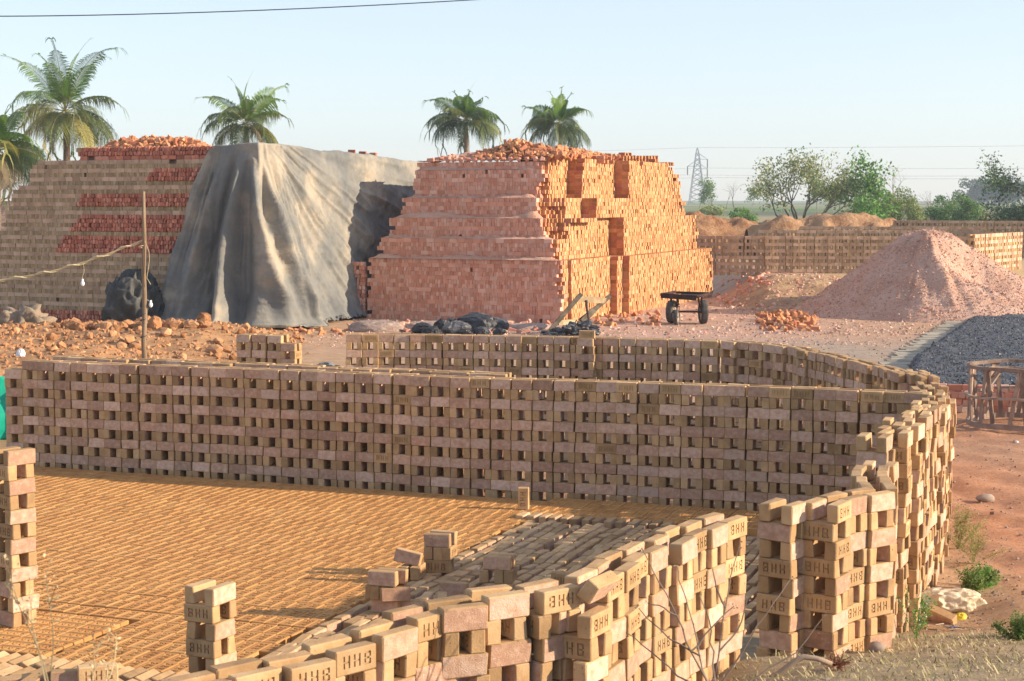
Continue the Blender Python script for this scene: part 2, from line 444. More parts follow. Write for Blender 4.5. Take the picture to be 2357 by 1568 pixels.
# ------------------------------------------------------------------ brick shapes
BL, BT, BH = .235, .078, .115      # length, thickness, height when laid on edge
CP = .1158                         # course pitch

def rows_to_arrays(vs, fs, mi):
    V = np.array(vs, np.float32)
    loops = np.array([i for f in fs for i in f], np.int32)
    tot = np.array([len(f) for f in fs], np.int32)
    return V, loops, tot, np.array(mi, np.int32)

def brick_arrays(seed, letters=False, chamfer=.0055, jit=.0042, L=BL, T=BT, H=BH, plain=False, bed=False):
    r = random.Random(seed)
    h = (L / 2, T / 2, H / 2)
    vs = []; fs = []; mi = []
    corner = {}
    for sx in (-1, 1):
        for sy in (-1, 1):
            for sz in (-1, 1):
                j = [0, 0, 0]
                if not (letters and sy > 0):
                    j = [r.uniform(-jit, jit) for _ in range(3)]
                elif letters:
                    j = [0, 0, 0]
                p = [sx * h[0] + j[0], sy * h[1] + j[1], sz * h[2] + j[2]]
                if plain:
                    corner[(sx, sy, sz)] = [len(vs)] * 3; vs.append(p); continue
                c = chamfer * r.uniform(.7, 1.5) if not (letters and sy > 0) else chamfer
                ids = []
                for ax in range(3):       # vertex lying on the face of axis ax
                    q = list(p)
                    for o in range(3):
                        if o != ax: q[o] -= (1 if p[o] > 0 else -1) * c
                    ids.append(len(vs)); vs.append(q)
                corner[(sx, sy, sz)] = ids
    def quad(keys, ax, m):
        fs.append([corner[k][ax] for k in keys]); mi.append(m)
    for s in (-1, 1):
        k = [(s, -1, -1), (s, 1, -1), (s, 1, 1), (s, -1, 1)]
        quad(k if s > 0 else k[::-1], 0, 2)
        k = [(-1, s, -1), (-1, s, 1), (1, s, 1), (1, s, -1)]
        if not (letters and s > 0):
            quad(k if s > 0 else k[::-1], 1, 1 if s < 0 else 0)
        k = [(-1, -1, s), (1, -1, s), (1, 1, s), (-1, 1, s)]
        quad(k if s > 0 else k[::-1], 2, 0)
    if not plain:
        for ax in range(3):
            o1, o2 = [o for o in range(3) if o != ax]
            for s1 in (-1, 1):
                for s2 in (-1, 1):
                    ka = [0, 0, 0]; kb = [0, 0, 0]
                    ka[ax] = -1; kb[ax] = 1
                    for kk in (ka, kb): kk[o1] = s1; kk[o2] = s2
                    ka, kb = tuple(ka), tuple(kb)
                    f = [corner[ka][o1], corner[kb][o1], corner[kb][o2], corner[ka][o2]]
                    a, b_, c_ = (Vector(vs[f[i]]) for i in (0, 1, 2))
                    nrm = (b_ - a).cross(c_ - a)
                    cen = (Vector(vs[f[0]]) + Vector(vs[f[2]])) / 2
                    if nrm.dot(cen) < 0: f = f[::-1]
                    fs.append(f); mi.append(0)
        for k, ids in corner.items():
            f = list(ids)
            a, b_, c_ = (Vector(vs[i]) for i in f)
            if (b_ - a).cross(c_ - a).dot(a) < 0: f = f[::-1]
            fs.append(f); mi.append(0)
    if letters:
        lw, st, gap, lh = .037 + r.uniform(-.002, .002), r.uniform(.008, .0115), .024 + r.uniform(-.003, .002), .060 + r.uniform(-.004, .004)
        if bed: st = .0135; lh = .066
        y = h[1]; d = r.uniform(.007, .013) if not bed else .020
        xs = [-h[0] + chamfer]
        letters_x = []
        x0 = -(3 * lw + 2 * gap) / 2 + r.uniform(-.006, .004)
        for li in range(3):
            a = x0 + li * (lw + gap)
            letters_x.append(len(xs))
            xs += [a, a + st, a + lw - st, a + lw]
        xs.append(h[0] - chamfer)
        z0 = -lh / 2 + r.uniform(-.004, .004)
        zg = (lh - 3 * st) / 2
        zs = [-h[2] + chamfer, z0, z0 + st, z0 + st + zg, z0 + 2 * st + zg, z0 + 2 * st + 2 * zg, z0 + lh, h[2] - chamfer]
        nx, nz = len(xs) - 1, len(zs) - 1
        mask = np.zeros((nx, nz), bool)
        # seen from +Y the text runs from +X to -X : H H B, so B sits at -X
        for li, i0 in enumerate(letters_x):
            if li == 0:           # B
                mask[i0:i0 + 3, 1:6] = True
                mask[i0 + 1, 2] = False; mask[i0 + 1, 4] = False
                mask[i0, 3] = False
            else:
                mask[i0, 1:6] = True; mask[i0 + 2, 1:6] = True; mask[i0 + 1, 3] = True
        vid = {}
        def v(i, k, dep):
            key = (i, k, dep)
            if key not in vid:
                vid[key] = len(vs); vs.append([xs[i], y - (d if dep else 0), zs[k]])
            return vid[key]
        for i in range(nx):
            k = 0
            while k < nz:
                k2 = k + 1
                while k2 < nz and mask[i, k2] == mask[i, k]: k2 += 1
                dp = int(mask[i, k])
                fs.append([v(i, k, dp), v(i, k2, dp), v(i + 1, k2, dp), v(i + 1, k, dp)]); mi.append(0)
                k = k2
        for i in range(nx):
            for k in range(nz):
                if not mask[i, k]: continue
                if not mask[i - 1, k]: fs.append([v(i, k, 0), v(i, k, 1), v(i, k + 1, 1), v(i, k + 1, 0)]); mi.append(0)
                if not mask[i + 1, k]: fs.append([v(i + 1, k, 0), v(i + 1, k + 1, 0), v(i + 1, k + 1, 1), v(i + 1, k, 1)]); mi.append(0)
                if not mask[i, k - 1]: fs.append([v(i, k, 0), v(i + 1, k, 0), v(i + 1, k, 1), v(i, k, 1)]); mi.append(0)
                if not mask[i, k + 1]: fs.append([v(i, k + 1, 0), v(i, k + 1, 1), v(i + 1, k + 1, 1), v(i + 1, k + 1, 0)]); mi.append(0)
    return rows_to_arrays(vs, fs, mi)

TM = {}
for i in range(6):
    TM['plain%d' % i] = brick_arrays(100 + i)
    TM['bed%d' % i] = brick_arrays(600 + i, letters=True, bed=True)
    TM['letter%d' % i] = brick_arrays(200 + i, letters=True)
    TM['box%d' % i] = brick_arrays(300 + i, plain=True, jit=.0035)
    TM['chip%d' % i] = brick_arrays(400 + i, chamfer=.010, jit=.011)
    TM['half%d' % i] = brick_arrays(500 + i, chamfer=.012, jit=.016, L=BL * .55)
FAM = {'patch': ['patch_red', 'patch_red', 'patch_red'], 'bed': ['bed_clay', 'clay_face', 'bed_clay'], 'clay': ['clay_side', 'clay_face', 'clay_side'], 'fired': ['fired_side', 'fired_face', 'fired_end'],
       'front': ['fired_dusty', 'fired_dusty', 'fired_dusty'], 'raw': ['raw_end', 'raw_face', 'raw_end']}
_tm = {}
def tmpl_mesh(t, fam):
    if (t, fam) not in _tm:
        V, lo, to, mi = TM[t]
        _tm[(t, fam)] = np_mesh('brick_' + t + '_' + fam, V, lo, to, [M[x] for x in FAM[fam]], mi)
    return _tm[(t, fam)]

def fmat(pos, ay, az, tilt=(0, 0, 0)):
    """4x4 with thickness axis ay and height axis az"""
    ay = Vector(ay); az = Vector(az)
    ax = ay.cross(az).normalized()
    R = Matrix((ax, ay.normalized(), az.normalized())).transposed()
    if any(tilt):
        from mathutils import Euler
        R = Euler(tilt).to_matrix() @ R
    m4 = R.to_4x4(); m4.translation = Vector(pos)
    return m4

class Bricks:
    def __init__(s, fam): s.fam = fam; s.items = []
    def put(s, t, m4, score): s.items.append((t, m4, score))
    def finish(s, root, limit=300, name='brick', mass='brick_masonry', own=None):
        s.items.sort(key=lambda a: -a[2])
        parts = s.items[:limit]; rest = s.items[limit:]
        base = Vector(root.location)
        for t, m4, sc_ in parts:
            o = bpy.data.objects.new(name, tmpl_mesh(t, s.fam)); C.objects.link(o)
            o.parent = root
            m = m4.copy(); m.translation = m.translation - base
            o.matrix_basis = m
        if rest:
            by = {}
            for t, m4, _ in rest: by.setdefault(t, []).append(m4)
            Vs = []; Ls = []; Ts = []; Ms = []; Ti = []; off = 0
            for t, ms in by.items():
                V, lo, to, mi = TM[t]
                A = np.array([[list(r) for r in m] for m in ms], np.float32)
                W = np.einsum('nij,vj->nvi', A[:, :3, :3], V) + A[:, None, :3, 3]
                n = len(ms)
                Vs.append(W.reshape(-1, 3) - np.array(base, np.float32))
                Ls.append((lo[None, :] + (np.arange(n) * len(V))[:, None]).ravel() + off)
                off += n * len(V)
                Ts.append(np.tile(to, n)); Ms.append(np.tile(mi, n))
                Ti.append(np.repeat(rng.random(n), len(to)))
            me = np_mesh(mass, np.concatenate(Vs), np.concatenate(Ls), np.concatenate(Ts), [M[x] for x in FAM[s.fam]], np.concatenate(Ms), np.concatenate(Ti))
            o = bpy.data.objects.new(mass, me); C.objects.link(o); o.parent = root
            o['kind'] = 'stuff'
        return root

U = random.uniform
G = random.gauss
UP = Vector((0, 0, 1))
def dist(p): return math.sqrt(p[0] ** 2 + p[1] ** 2 + (p[2] - HC) ** 2)

def resample(pts, step):
    pts = [Vector((p[0], p[1], 0)) for p in pts]
    # Catmull-Rom densify
    d = []
    for i in range(len(pts) - 1):
        p0 = pts[max(i - 1, 0)]; p1 = pts[i]; p2 = pts[i + 1]; p3 = pts[min(i + 2, len(pts) - 1)]
        for k in range(12):
            t = k / 12
            d.append(.5 * ((2 * p1) + (p2 - p0) * t + (2 * p0 - 5 * p1 + 4 * p2 - p3) * t * t + (3 * p1 - p0 - 3 * p2 + p3) * t ** 3))
    d.append(pts[-1])
    out = []; acc = step / 2; s = 0
    for i in range(len(d) - 1):
        L = (d[i + 1] - d[i]).length
        while acc <= s + L:
            t = (acc - s) / L
            out.append((d[i].lerp(d[i + 1], t), (d[i + 1] - d[i]).normalized()))
            acc += step
        s += L
    return out

def column(bs, c, T, Nn, n, z0=0.0, letter_p=.08, jit=1.0, top_parity=True, vis=1.0, kind='letter', hgap=.0785, lean=None):
    """one free-standing column of a drying wall: pairs of headers and pairs of stretchers by turns"""
    cj = G(0, .0035) * jit
    rz0 = G(0, .006) * jit
    lean = lean if lean is not None else (G(0, .0007) * jit, G(0, .0009) * jit)
    for k in range(n):
        z = z0 + k * CP + BH / 2
        cc = c + Nn * cj + T * (lean[0] * k) + Nn * (lean[1] * k)
        isS = ((n - 1 - k) % 2 == 0) if top_parity else (k % 2 == 1)
        for s in (1, -1):
            rz = rz0 + G(0, .017) * jit; tl = (G(0, .006) * jit, G(0, .006) * jit, rz)
            i = random.randrange(6)
            if isS:
                p = cc + Nn * (s * .0785 + G(0, .003) * jit) + T * G(0, .003) * jit + UP * z
                out = Nn * s
                lett = U(0, 1) < letter_p * (2.2 if k == n - 1 else 1)
                ay = out if lett else -out
                az = UP if U(0, 1) < .4 else -UP
                t = (kind if (lett or s > 0) else 'plain') if kind == 'letter' else kind
                sc_ = (1 if s > 0 else (.5 if k == n - 1 else .12))
                bs.put(t + str(i), fmat(p, ay, az, tl), vis * sc_ / dist(p))
            else:
                p = cc + T * (s * hgap + G(0, .006) * jit) + Nn * G(0, .004) * jit + UP * z
                ay = T * (1 if U(0, 1) < .5 else -1)
                az = UP if U(0, 1) < .5 else -UP
                bs.put(kind + str(i), fmat(p, ay, az, tl), vis / dist(p))

def wall(bs, pts, inward, n, z0=0.0, pitch=.243, jit=1.0, gaps=(), vis=1.0, kind='letter', letter_p=.08, wob=.006, bow=0.0):
    """inward +1: the seen face lies on the left of the walking direction; pts run along the wall's middle"""
    cols = resample(pts, pitch)
    w = 0
    for i, (p, T) in enumerate(cols):
        if i in gaps: continue
        nn = n(i, p) if callable(n) else n
        Nn = Vector((-T.y, T.x, 0)) * inward
        w = .8 * w + G(0, wob)
        column(bs, p + Nn * w, T, Nn, nn, z0, letter_p, jit, vis=vis, kind=kind)
    return cols
def XY(p): return (p[0], p[1])
def off(pts, d):
    """shift a polyline sideways by d to the left"""
    r = []
    for i, p in enumerate(pts):
        a = Vector(pts[max(i - 1, 0)]); b = Vector(pts[min(i + 1, len(pts) - 1)])
        t = (b - a).normalized()
        r.append((p[0] - t.y * d, p[1] + t.x * d))
    return r

# wall and kiln directions
PW = math.atan(1480 / F)                   # drying field direction
e1 = Vector((math.cos(PW), -math.sin(PW), 0)); e2 = Vector((math.sin(PW), math.cos(PW), 0))

# ------------------------------------------------------------------ the middle drying wall (three runs)
ZT = 12 * CP
mid_front = [XY(P(u, v, ZT)) for u, v in ((8, 830), (42, 829.5), (200, 838), (550, 849), (771, 857), (999, 868), (1178, 874), (1483, 881), (1748, 890), (1918, 898), (2093, 904), (2150, 908))]
mf = [Vector((*p, 0)) for p in mid_front]
# smooth the measured line
sm = []
for i, p in enumerate(mf):
    a = mf[max(i - 1, 0)]; b = mf[min(i + 1, len(mf) - 1)]
    sm.append((p * 2 + a + b) / 4 if 0 < i < len(mf) - 1 else p)
mid_c = off([(p.x, p.y) for p in sm], .1175)
cols = resample(mid_c, .2425)
runs = [[], [], []]
for p, T in cols:
    u = 1178 + F * p.x / p.y
    runs[0 if u < 516 else (1 if u < 1486 else 2)].append((p, T))
labs = ['left run of the long raw brick wall, its end by the green sheet',
        'middle run of the long unfired brick wall behind the drying field, doubled at its back',
        'right run of the long unfired brick wall, with three stamped bricks in its top course']
def lean_ok(i): return None
for ri, run in enumerate(runs):
    c0 = run[len(run) // 2][0]
    root = thing('drying_wall', labs[ri], 'brick wall', (c0.x, c0.y, 0), 'drying walls of stacked raw bricks')
    bs = Bricks('clay'); w = 0
    for i, (p, T) in enumerate(run):
        Nn = Vector((T.y, -T.x, 0))
        w = .85 * w + G(0, .006)
        n = 11 if (ri == 0 and i == 0) else 12
        lp = .22 if ri == 2 else (.13 if ri == 1 else .02)
        # stamped faces sit mostly in the top course
        ttop = U(0, 1) < (.36 if ri == 2 else (.16 if ri == 1 and i > len(run) * .7 else 0))
        before = len(bs.items)
        gapx = 0.0
        column(bs, p + Nn * w + T * gapx, T, Nn, n, 0, .035 if ri else .0, .9)
        if ttop:
            for q in range(before, len(bs.items)):
                t, m4, s_ = bs.items[q]
                if abs(m4.translation.z - ((n - 1) * CP + BH / 2)) < .03 and (m4.translation - p).dot(Nn) > 0:
                    bs.items[q] = ('letter%d' % random.randrange(6), fmat(m4.translation, Nn, -UP, (0, 0, G(0, .012))), s_)
    bs.finish(root, 300)

# the second wall close behind the left two runs
bk = [(p[0] - .0 + e2.x * .50, p[1] + e2.y * .50) for p in mid_c]
cols = [c for c in resample(bk, .2425) if 1178 + F * c[0].x / c[0].y < 1160 and 1178 + F * c[0].x / c[0].y > 115]
c0 = cols[len(cols) // 2][0]
root = thing('drying_wall', 'second raw brick wall close behind the long wall, only its sunlit top showing', 'brick wall', (c0.x, c0.y, 0), 'drying walls of stacked raw bricks')
bs = Bricks('clay')
for i, (p, T) in enumerate(cols):
    Nn = Vector((T.y, -T.x, 0))
    column(bs, p + Nn * (G(0, .02) + .12 * vnoise(np.array([i * .35]), np.array([0.]))[0]), T, Nn, 12, 0.0, .0, 1.6, kind='plain')
bs.items = [(t, m, s_ * (3 if m.translation.z > ZT - .13 else .3)) for t, m, s_ in bs.items]
bs.finish(root, 150)

# ------------------------------------------------------------------ the oval wall: back straight, right-hand curve, near runs
bk_pts = [XY(P(u, v, ZT)) for u, v in ((795, 770), (1001, 771), (1178, 774), (1345, 777), (1503, 781), (1653, 785))]
cv_pts = [XY(P(u, v, ZT)) for u, v in ((1656, 785), (1767, 794), (1868, 810), (1993, 838), (2065, 859))]
bkc = off(bk_pts, .1175)
root = thing('drying_wall', 'straight back wall of raw bricks in front of the coal lumps and the cart', 'brick wall', (*bkc[3], 0), 'drying walls of stacked raw bricks')
bs = Bricks('clay')
wall(bs, bkc, -1, 12, letter_p=.08, pitch=.246)
bs.finish(root, 300)
cvc = off(cv_pts, .1175) + [(4.72, 19.9), (4.74, 19.0)]
root = thing('drying_wall', 'curving end of the back brick wall beside the grey road', 'brick wall', (*cvc[2], 0), 'drying walls of stacked raw bricks')
bs = Bricks('clay')
wall(bs, cvc, -1, 12, letter_p=.10, jit=2.2, wob=.02, pitch=.25)
bs.finish(root, 300)
# outer right-hand curve, seen from outside
far_c = off([(4.72, 18.5), (4.62, 17.8), (4.44, 16.9), (4.13, 15.75), (3.72, 14.55), (3.27, 13.35), (3.02, 12.75), (2.86, 12.35)], -.1175)
root = thing('drying_wall', 'tall uneven right-hand curve of the brick wall with crooked bricks on top', 'brick wall', (*far_c[4], 0), 'drying walls of stacked raw bricks')
bs = Bricks('clay')
def ncv(i, p): return 12 if p.y > 16.6 else (13 if p.y > 14.6 else 14)
cc = resample(far_c, .252)
for i, (p, T) in enumerate(cc):
    Nn = Vector((-T.y, T.x, 0))
    column(bs, p + Nn * G(0, .018), T, Nn, ncv(i, p), 0, .12, 3.2)
bs.finish(root, 300)
near_top = 13 * CP
nr = [XY(P(u, v, near_top)) for u, v in ((2053, 1128), (2007, 1139), (1962, 1149), (1910, 1168))]
nrc = off([(2.80, 12.1), (2.62, 11.55)] + nr, -.1175)
root = thing('drying_wall', 'near right run of the brick wall beside the plastic bag, one course lower', 'brick wall', (*nrc[2], 0), 'drying walls of stacked raw bricks')
bs = Bricks('clay')
cc = resample(nrc, .25)
for i, (p, T) in enumerate(cc):
    Nn = Vector((-T.y, T.x, 0))
    column(bs, p + Nn * G(0, .008), T, Nn, 13, 0, .30, 1.8)
bs.finish(root, 300)
# near pillar
pc = Vector(P(1828, 1166, near_top)); pc.z = 0
tt = Vector((.60, .80, 0)).normalized()
root = thing('brick_pillar', 'square pillar of raw bricks at the end of the near curved wall', 'brick pillar', (pc.x, pc.y, 0), 'free-standing raw brick pillars')
bs = Bricks('clay')
column(bs, pc + tt * .1175 + Vector((-tt.y, tt.x, 0)) * .1175, tt, Vector((tt.y, -tt.x, 0)), 13, 0, .0, 2.2)
bs.finish(root, 60)
# near runs
s2 = [XY(P(u, v, near_top)) for u, v in ((1345, 1362), (1422, 1328), (1500, 1279), (1550, 1255), (1593, 1234), (1665, 1203), (1716, 1188), (1722, 1186))]
s2c = off(s2, .1175)
root = thing('drying_wall', 'short near brick wall with stamped top bricks, between the tilted brick and the pillar', 'brick wall', (*s2c[3], 0), 'drying walls of stacked raw bricks')
bs = Bricks('clay')
cc = resample(s2c, .247)
for i, (p, T) in enumerate(cc):
    Nn = Vector((T.y, -T.x, 0))
    b0 = len(bs.items)
    column(bs, p + Nn * G(0, .01), T, Nn, 12 if i == 0 else 13, 0, .16, 2.0)
    if i in (1, 2, 3, 6):
        for q in range(b0, len(bs.items)):
            t, m4, s_ = bs.items[q]
            if abs(m4.translation.z - (12 * CP + BH / 2)) < .03 and (m4.translation - p).dot(Nn) > 0:
                bs.items[q] = ('letter%d' % random.randrange(6), fmat(m4.translation, Nn, UP, (0, 0, G(0, .02))), s_)
bs.finish(root, 300)
s1 = [XY(P(u, v, ZT)) for u, v in ((300, 1620), (480, 1580), (590, 1552), (700, 1528), (813, 1505), (923, 1475), (1030, 1446))] + [XY(P(1122, 1415, ZT + .04)), XY(P(1257, 1367, ZT + .10)), XY(P(1342, 1343, near_top))]
s1c = off(s1, .1175)
root = thing('drying_wall', 'nearest brick wall, stamped bricks along its top, running out of the bottom edge', 'brick wall', (*s1c[5], 0), 'drying walls of stacked raw bricks')
bs = Bricks('clay')
cc = resample(s1c, .247)
nlast = len(cc) - 1
for i, (p, T) in enumerate(cc):
    Nn = Vector((T.y, -T.x, 0))
    b0 = len(bs.items)
    ramp = min(1, max(0, (i - (nlast - 6)) / 5)) * CP
    column(bs, p + Nn * G(0, .012), T, Nn, 13, ramp - CP, .05, 2.2)
    want = i in (nlast, nlast - 3, nlast - 5, nlast - 6, nlast - 7, nlast - 8)
    for q in range(b0, len(bs.items)):
        t, m4, s_ = bs.items[q]
        if abs(m4.translation.z - (11 * CP + ramp + BH / 2)) < .03 and (m4.translation - p).dot(Nn) > 0:
            bs.items[q] = ('letter%d' % random.randrange(6), fmat(m4.translation, Nn if want else -Nn, (-UP if i == nlast else UP), (0, 0, G(0, .02))), s_)
bs.finish(root, 300)

# two pillars standing on the drying field
def pillar(u, v, z0, n, ang, label, jit=2.2):
    q = Vector(P(u, v, z0 + n * CP)); q.z = 0
    tt = Vector((math.cos(ang), math.sin(ang), 0)); nn = Vector((tt.y, -tt.x, 0))   # seen side normal
    root = thing('brick_pillar', label, 'brick pillar', (q.x, q.y, z0), 'free-standing raw brick pillars')
    bs = Bricks('clay')
    column(bs, q - nn * .1175 + tt * .1175, tt, nn, n, z0, .0, jit)
    bs.finish(root, 60)
pillar(495, 1357, BT, 7, math.radians(62), 'short pillar of raw bricks standing in front of the drying field')
pillar(21, 1040, BT, 12, math.radians(50), 'tall raw brick pillar at the left edge of the picture')

# pier in front of the back wall, with a stamped brick lying on top
q = Vector(P(1345, 775, ZT)); q.z = 0
tt = Vector((.97, -.24, 0)).normalized(); nn = Vector((tt.y, -tt.x, 0))
root = thing('brick_pillar', 'raw brick pier standing in front of the straight back wall', 'brick pillar', (q.x, q.y, 0), 'free-standing raw brick pillars')
bs = Bricks('clay')
pier_c = q + nn * .27 + tt * .10
column(bs, pier_c, tt, nn, 12, 0, 0, 2)
bs.finish(root, 60)
o = link('loose_brick', tmpl_mesh('letter2', 'clay'), mat4=fmat(pier_c + UP * (12 * CP + BH / 2) + nn * .02, nn, UP, (0, 0, .05)))
tag(o, 'single stamped brick lying on top of the pier in the back wall', 'brick')

# small stack between the back wall and the dirt
st = [XY(P(u, v, ZT)) for u, v in ((545, 770), (676, 774))]
stc = off(st, .1175)
root = thing('drying_wall', 'short stack of raw bricks standing alone left of the back wall', 'brick stack', (*stc[0], 0), 'drying walls of stacked raw bricks')
bs = Bricks('clay')
for i, (p, T) in enumerate(resample(stc, .243)):
    Nn = Vector((T.y, -T.x, 0))
    column(bs, p, T, Nn, 12 if i < 3 else 11, 0, .1, 1.5)
bs.finish(root, 120)
# ------------------------------------------------------------------ the drying field: flat stamped bricks and bricks turned on edge
O = Vector(P(720, 1450, .1)); O.z = 0
def ST(p): q = Vector((p[0], p[1], 0)) - O; return q.dot(e1), q.dot(e2)
def WP(s, t, z): return O + e1 * s + e2 * t + UP * z
mw = sorted(ST((p.x, p.y)) for p in sm)
mws = np.array([a for a, b in mw]); mwt = np.array([b for a, b in mw])
near_poly = [(p[0], p[1]) for p in s1] + [(p[0], p[1]) for p in s2[1:]] + [(pc.x, pc.y), (1.95, 10.35), (2.49, 10.95), (2.80, 12.1), (3.27, 13.35), (3.72, 14.55), (4.13, 15.75), (4.44, 16.9), (4.62, 17.8)]
npx = np.array([p[0] for p in near_poly]); npy = np.array([p[1] for p in near_poly])
def inside(p, m=.42): return p.y > np.interp(p.x, npx, npy) + m + (.25 if p.x > 2.6 else 0)
tmin = ST(P(300, 1527, BT))[1]
s_edge = ST(P(300, 1432, BT))[0]
t_notch = ST(P(200, 1410, BT))[1]
t_row = ST(P(1250, 1190, .115))[1]
root = thing('brick_bed', 'flat sheet of stamped unfired bricks drying close together on the yard', 'brick field', (*XY(WP(-1.5, 2, 0)), 0))
bs = Bricks('bed')
tt_ = tmin; row = 0
while tt_ < 12:
    s = -12.0 + U(0, .03)
    rsh = G(0, .006)
    while s < 5:
        p = WP(s, tt_ + rsh + G(0, .003), 0)
        ok = tt_ < np.interp(s, mws, mwt) - .20
        if s < s_edge - .02 and tt_ < t_notch: ok = False
        if s > -.06 and tt_ < t_row + .40: ok = False
        if s > 0 and not inside(p, .3): ok = False
        if abs(p.x) > p.y * .33 + .5: ok = False
        if ok:
            p.z = BT / 2 + G(0, .0012)
            bs.put('bed%d' % random.randrange(6), fmat(p, UP, -e1 if U(0, 1) < .97 else e1, (G(0, .0025), G(0, .0025), G(0, .010))), 1 / dist(p))
        s += BH + .006 + abs(G(0, .0025))
    tt_ += BL + .010; row += 1
# rotated patch at the near left
s = s_edge - .16; 
for ci in range(12):
    t = tmin + .02
    while t < t_notch - .14:
        p = WP(s + G(0, .003), t, BT / 2)
        if abs(p.x) < p.y * .33 + .5:
            bs.put('bed%d' % random.randrange(6), fmat(p, UP, e2, (0, 0, G(0, .012))), 1 / dist(p))
        t += BH + .008
    s -= BL + .008
bs.finish(root, 300, mass='brick_mass')

root = thing('turned_bricks', 'loose rows of raw bricks turned on edge, half in shade', 'brick rows', (*XY(WP(1, 2, 0)), 0))
bs = Bricks('clay')
s = .06
while s < 5:
    wv = U(0, 6)
    t = -3.0 + U(0, .2)
    while t < t_row - .16:
        sw = s + .02 * math.sin(t * 2.2 + wv) + G(0, .004)
        p = WP(sw, t, 0)
        if inside(p, .34) and p.y < 19 and U(0, 1) > .025:
            p.z = BH / 2
            ang = .02 * 2.2 * math.cos(t * 2.2 + wv)
            ay = e1 if U(0, 1) < .12 else -e1
            bs.put(random.choice(['letter', 'plain', 'plain']) + str(random.randrange(6)), fmat(p, ay, UP if U(0, 1) < .5 else -UP, (G(0, .03), G(0, .02), -ang + G(0, .035))), 1 / dist(p))
        t += BL + .012 + abs(G(0, .008)) + (U(.03, .12) if U(0, 1) < .03 else 0)
    s += BT + U(.018, .038)
# front-left row leaning on edge, pink faces up
for i in range(46):
    s = s_edge - 1.6 + i * .108
    for t0 in (tmin - .26, tmin - .52):
        p = WP(s, t0 + G(0, .02), BH / 2 - .008)
        if inside(p, .25) or p.x < -1.3:
            bs.put('plain%d' % random.randrange(6), fmat(p, -e1, UP, (0, 0, 0)) @ Matrix.Rotation(.35 + G(0, .08), 4, 'X'), .9 / dist(p))
bs.finish(root, 300, mass='brick_mass')
# short row of bricks standing across the far side
root = thing('turned_bricks', 'single row of raw bricks on edge below the long wall', 'brick row', (*XY(WP(1, t_row, 0)), 0))
bs = Bricks('clay')
sA = ST(P(1228, 1170, .115))[0]; sB = ST(P(1545, 1200, .115))[0]
s = sA
while s < sB:
    p = WP(s, t_row + .12 + G(0, .015), BH / 2)
    bs.put('letter%d' % random.randrange(6), fmat(p, -e1, UP, (0, 0, G(0, .03))), 1)
    s += U(.105, .135)
bs.finish(root, 300)
p = Vector(P(1205, 1172, BT)); p.z = BT + BL / 2
o = link('loose_brick', tmpl_mesh('letter3', 'clay'), mat4=fmat(p, (-e2 + e1 * .25).normalized(), (e1 + e2 * .25).normalized()))
tag(o, 'stamped brick standing on its end at the far corner of the drying field', 'brick')

xr = Vector((.965, -.26, 0)).normalized(); yr = Vector((-xr.y, xr.x, 0))
def small_stack(u, v, spec, label, rot=0.0, z0=BH):
    q = Vector(P(u, v, z0))
    R = Matrix.Rotation(rot, 3, 'Z')
    a, b = R @ xr, R @ yr
    root = thing('brick_pile', label, 'brick pile', (q.x, q.y, z0), 'small piles of raw bricks on the drying field')
    bs = Bricks('clay')
    for (dx, dy, lv, ori, tr) in spec:
        pos = q + a * dx + b * dy + UP * (lv * CP + BH / 2)
        t = ('letter' if tr.startswith('L') else 'plain') + str(random.randrange(6))
        out = -b if ori == 'x' else a
        ay = out if tr.startswith('L') else -out
        az = UP if not tr.endswith('f') else -UP
        rr = float(tr.split(':')[1]) if ':' in tr else G(0, .03)
        bs.put(t, fmat(pos, ay, az, (0, 0, rr)), 1)
    bs.finish(root, 60)
small_stack(975, 1318, [(.12, .04, 0, 'x', 'L'), (.12, .14, 0, 'x', 'P'), (.04, .12, 1, 'y', 'P'), (.13, .12, 1, 'y', 'Lf'), (.21, .12, 1, 'y', 'Lf'), (.12, .04, 2, 'x', 'P'), (.14, .17, 2, 'x', 'P')],
            'three-course pile of raw bricks, its bottom brick stamped, tallest on the drying field', .05)
small_stack(1108, 1355, [(.14, .05, -.6, 'x', 'P'), (.02, .12, .4, 'y', 'P'), (.15, .12, .4, 'y', 'Lf'), (.23, .12, .4, 'y', 'Lf'), (.13, .05, 1.4, 'x', 'P'), (.15, .14, 1.4, 'x', 'P')],
            'pile of raw bricks beyond the nearest wall, to the right of the tallest pile', .1)
small_stack(848, 1412, [(.13, .06, 0, 'x', 'P:-.1'), (.36, .12, -.1, 'x', 'P:.1'), (.0, .12, 1, 'y', 'P:.1'), (.06, .10, 1, 'y', 'P:0'), (.22, .02, .95, 'x', 'P:.5'), (.12, .02, 2, 'x', 'P:.02'), (.17, .11, 2, 'x', 'P:.1'), (.4, .25, 0, 'y', 'P:.1'), (.52, .3, 0, 'y', 'P:.3')],
            'leftmost pile of raw bricks, toppled and uneven, at the edge of the turned rows', .0)
q = Vector(P(908, 1330, BH))
root = thing('brick_pile', 'low pile with one tilted brick leaning on top, between two other piles', 'brick pile', (q.x, q.y, BH), 'small piles of raw bricks on the drying field')
bs = Bricks('clay')
bs.put('letter1', fmat(q + xr * .20 + yr * .05 + UP * BH * .5, xr, -UP, (0, 0, .05)), 1)
bs.put('plain1', fmat(q + xr * .10 + yr * .05 + UP * BH * .5, xr, UP, (0, 0, .0)), 1)
bs.put('plain2', fmat(q + xr * .12 + yr * .03 + UP * BH * 1.62, yr, UP, (0, .20, .06)), 1)
bs.finish(root, 10)
o = link('loose_brick', tmpl_mesh('plain4', 'clay'), mat4=fmat(Vector(P(1045, 1372, BH)) + UP * BH / 2, yr, UP, (0, 0, .05)))
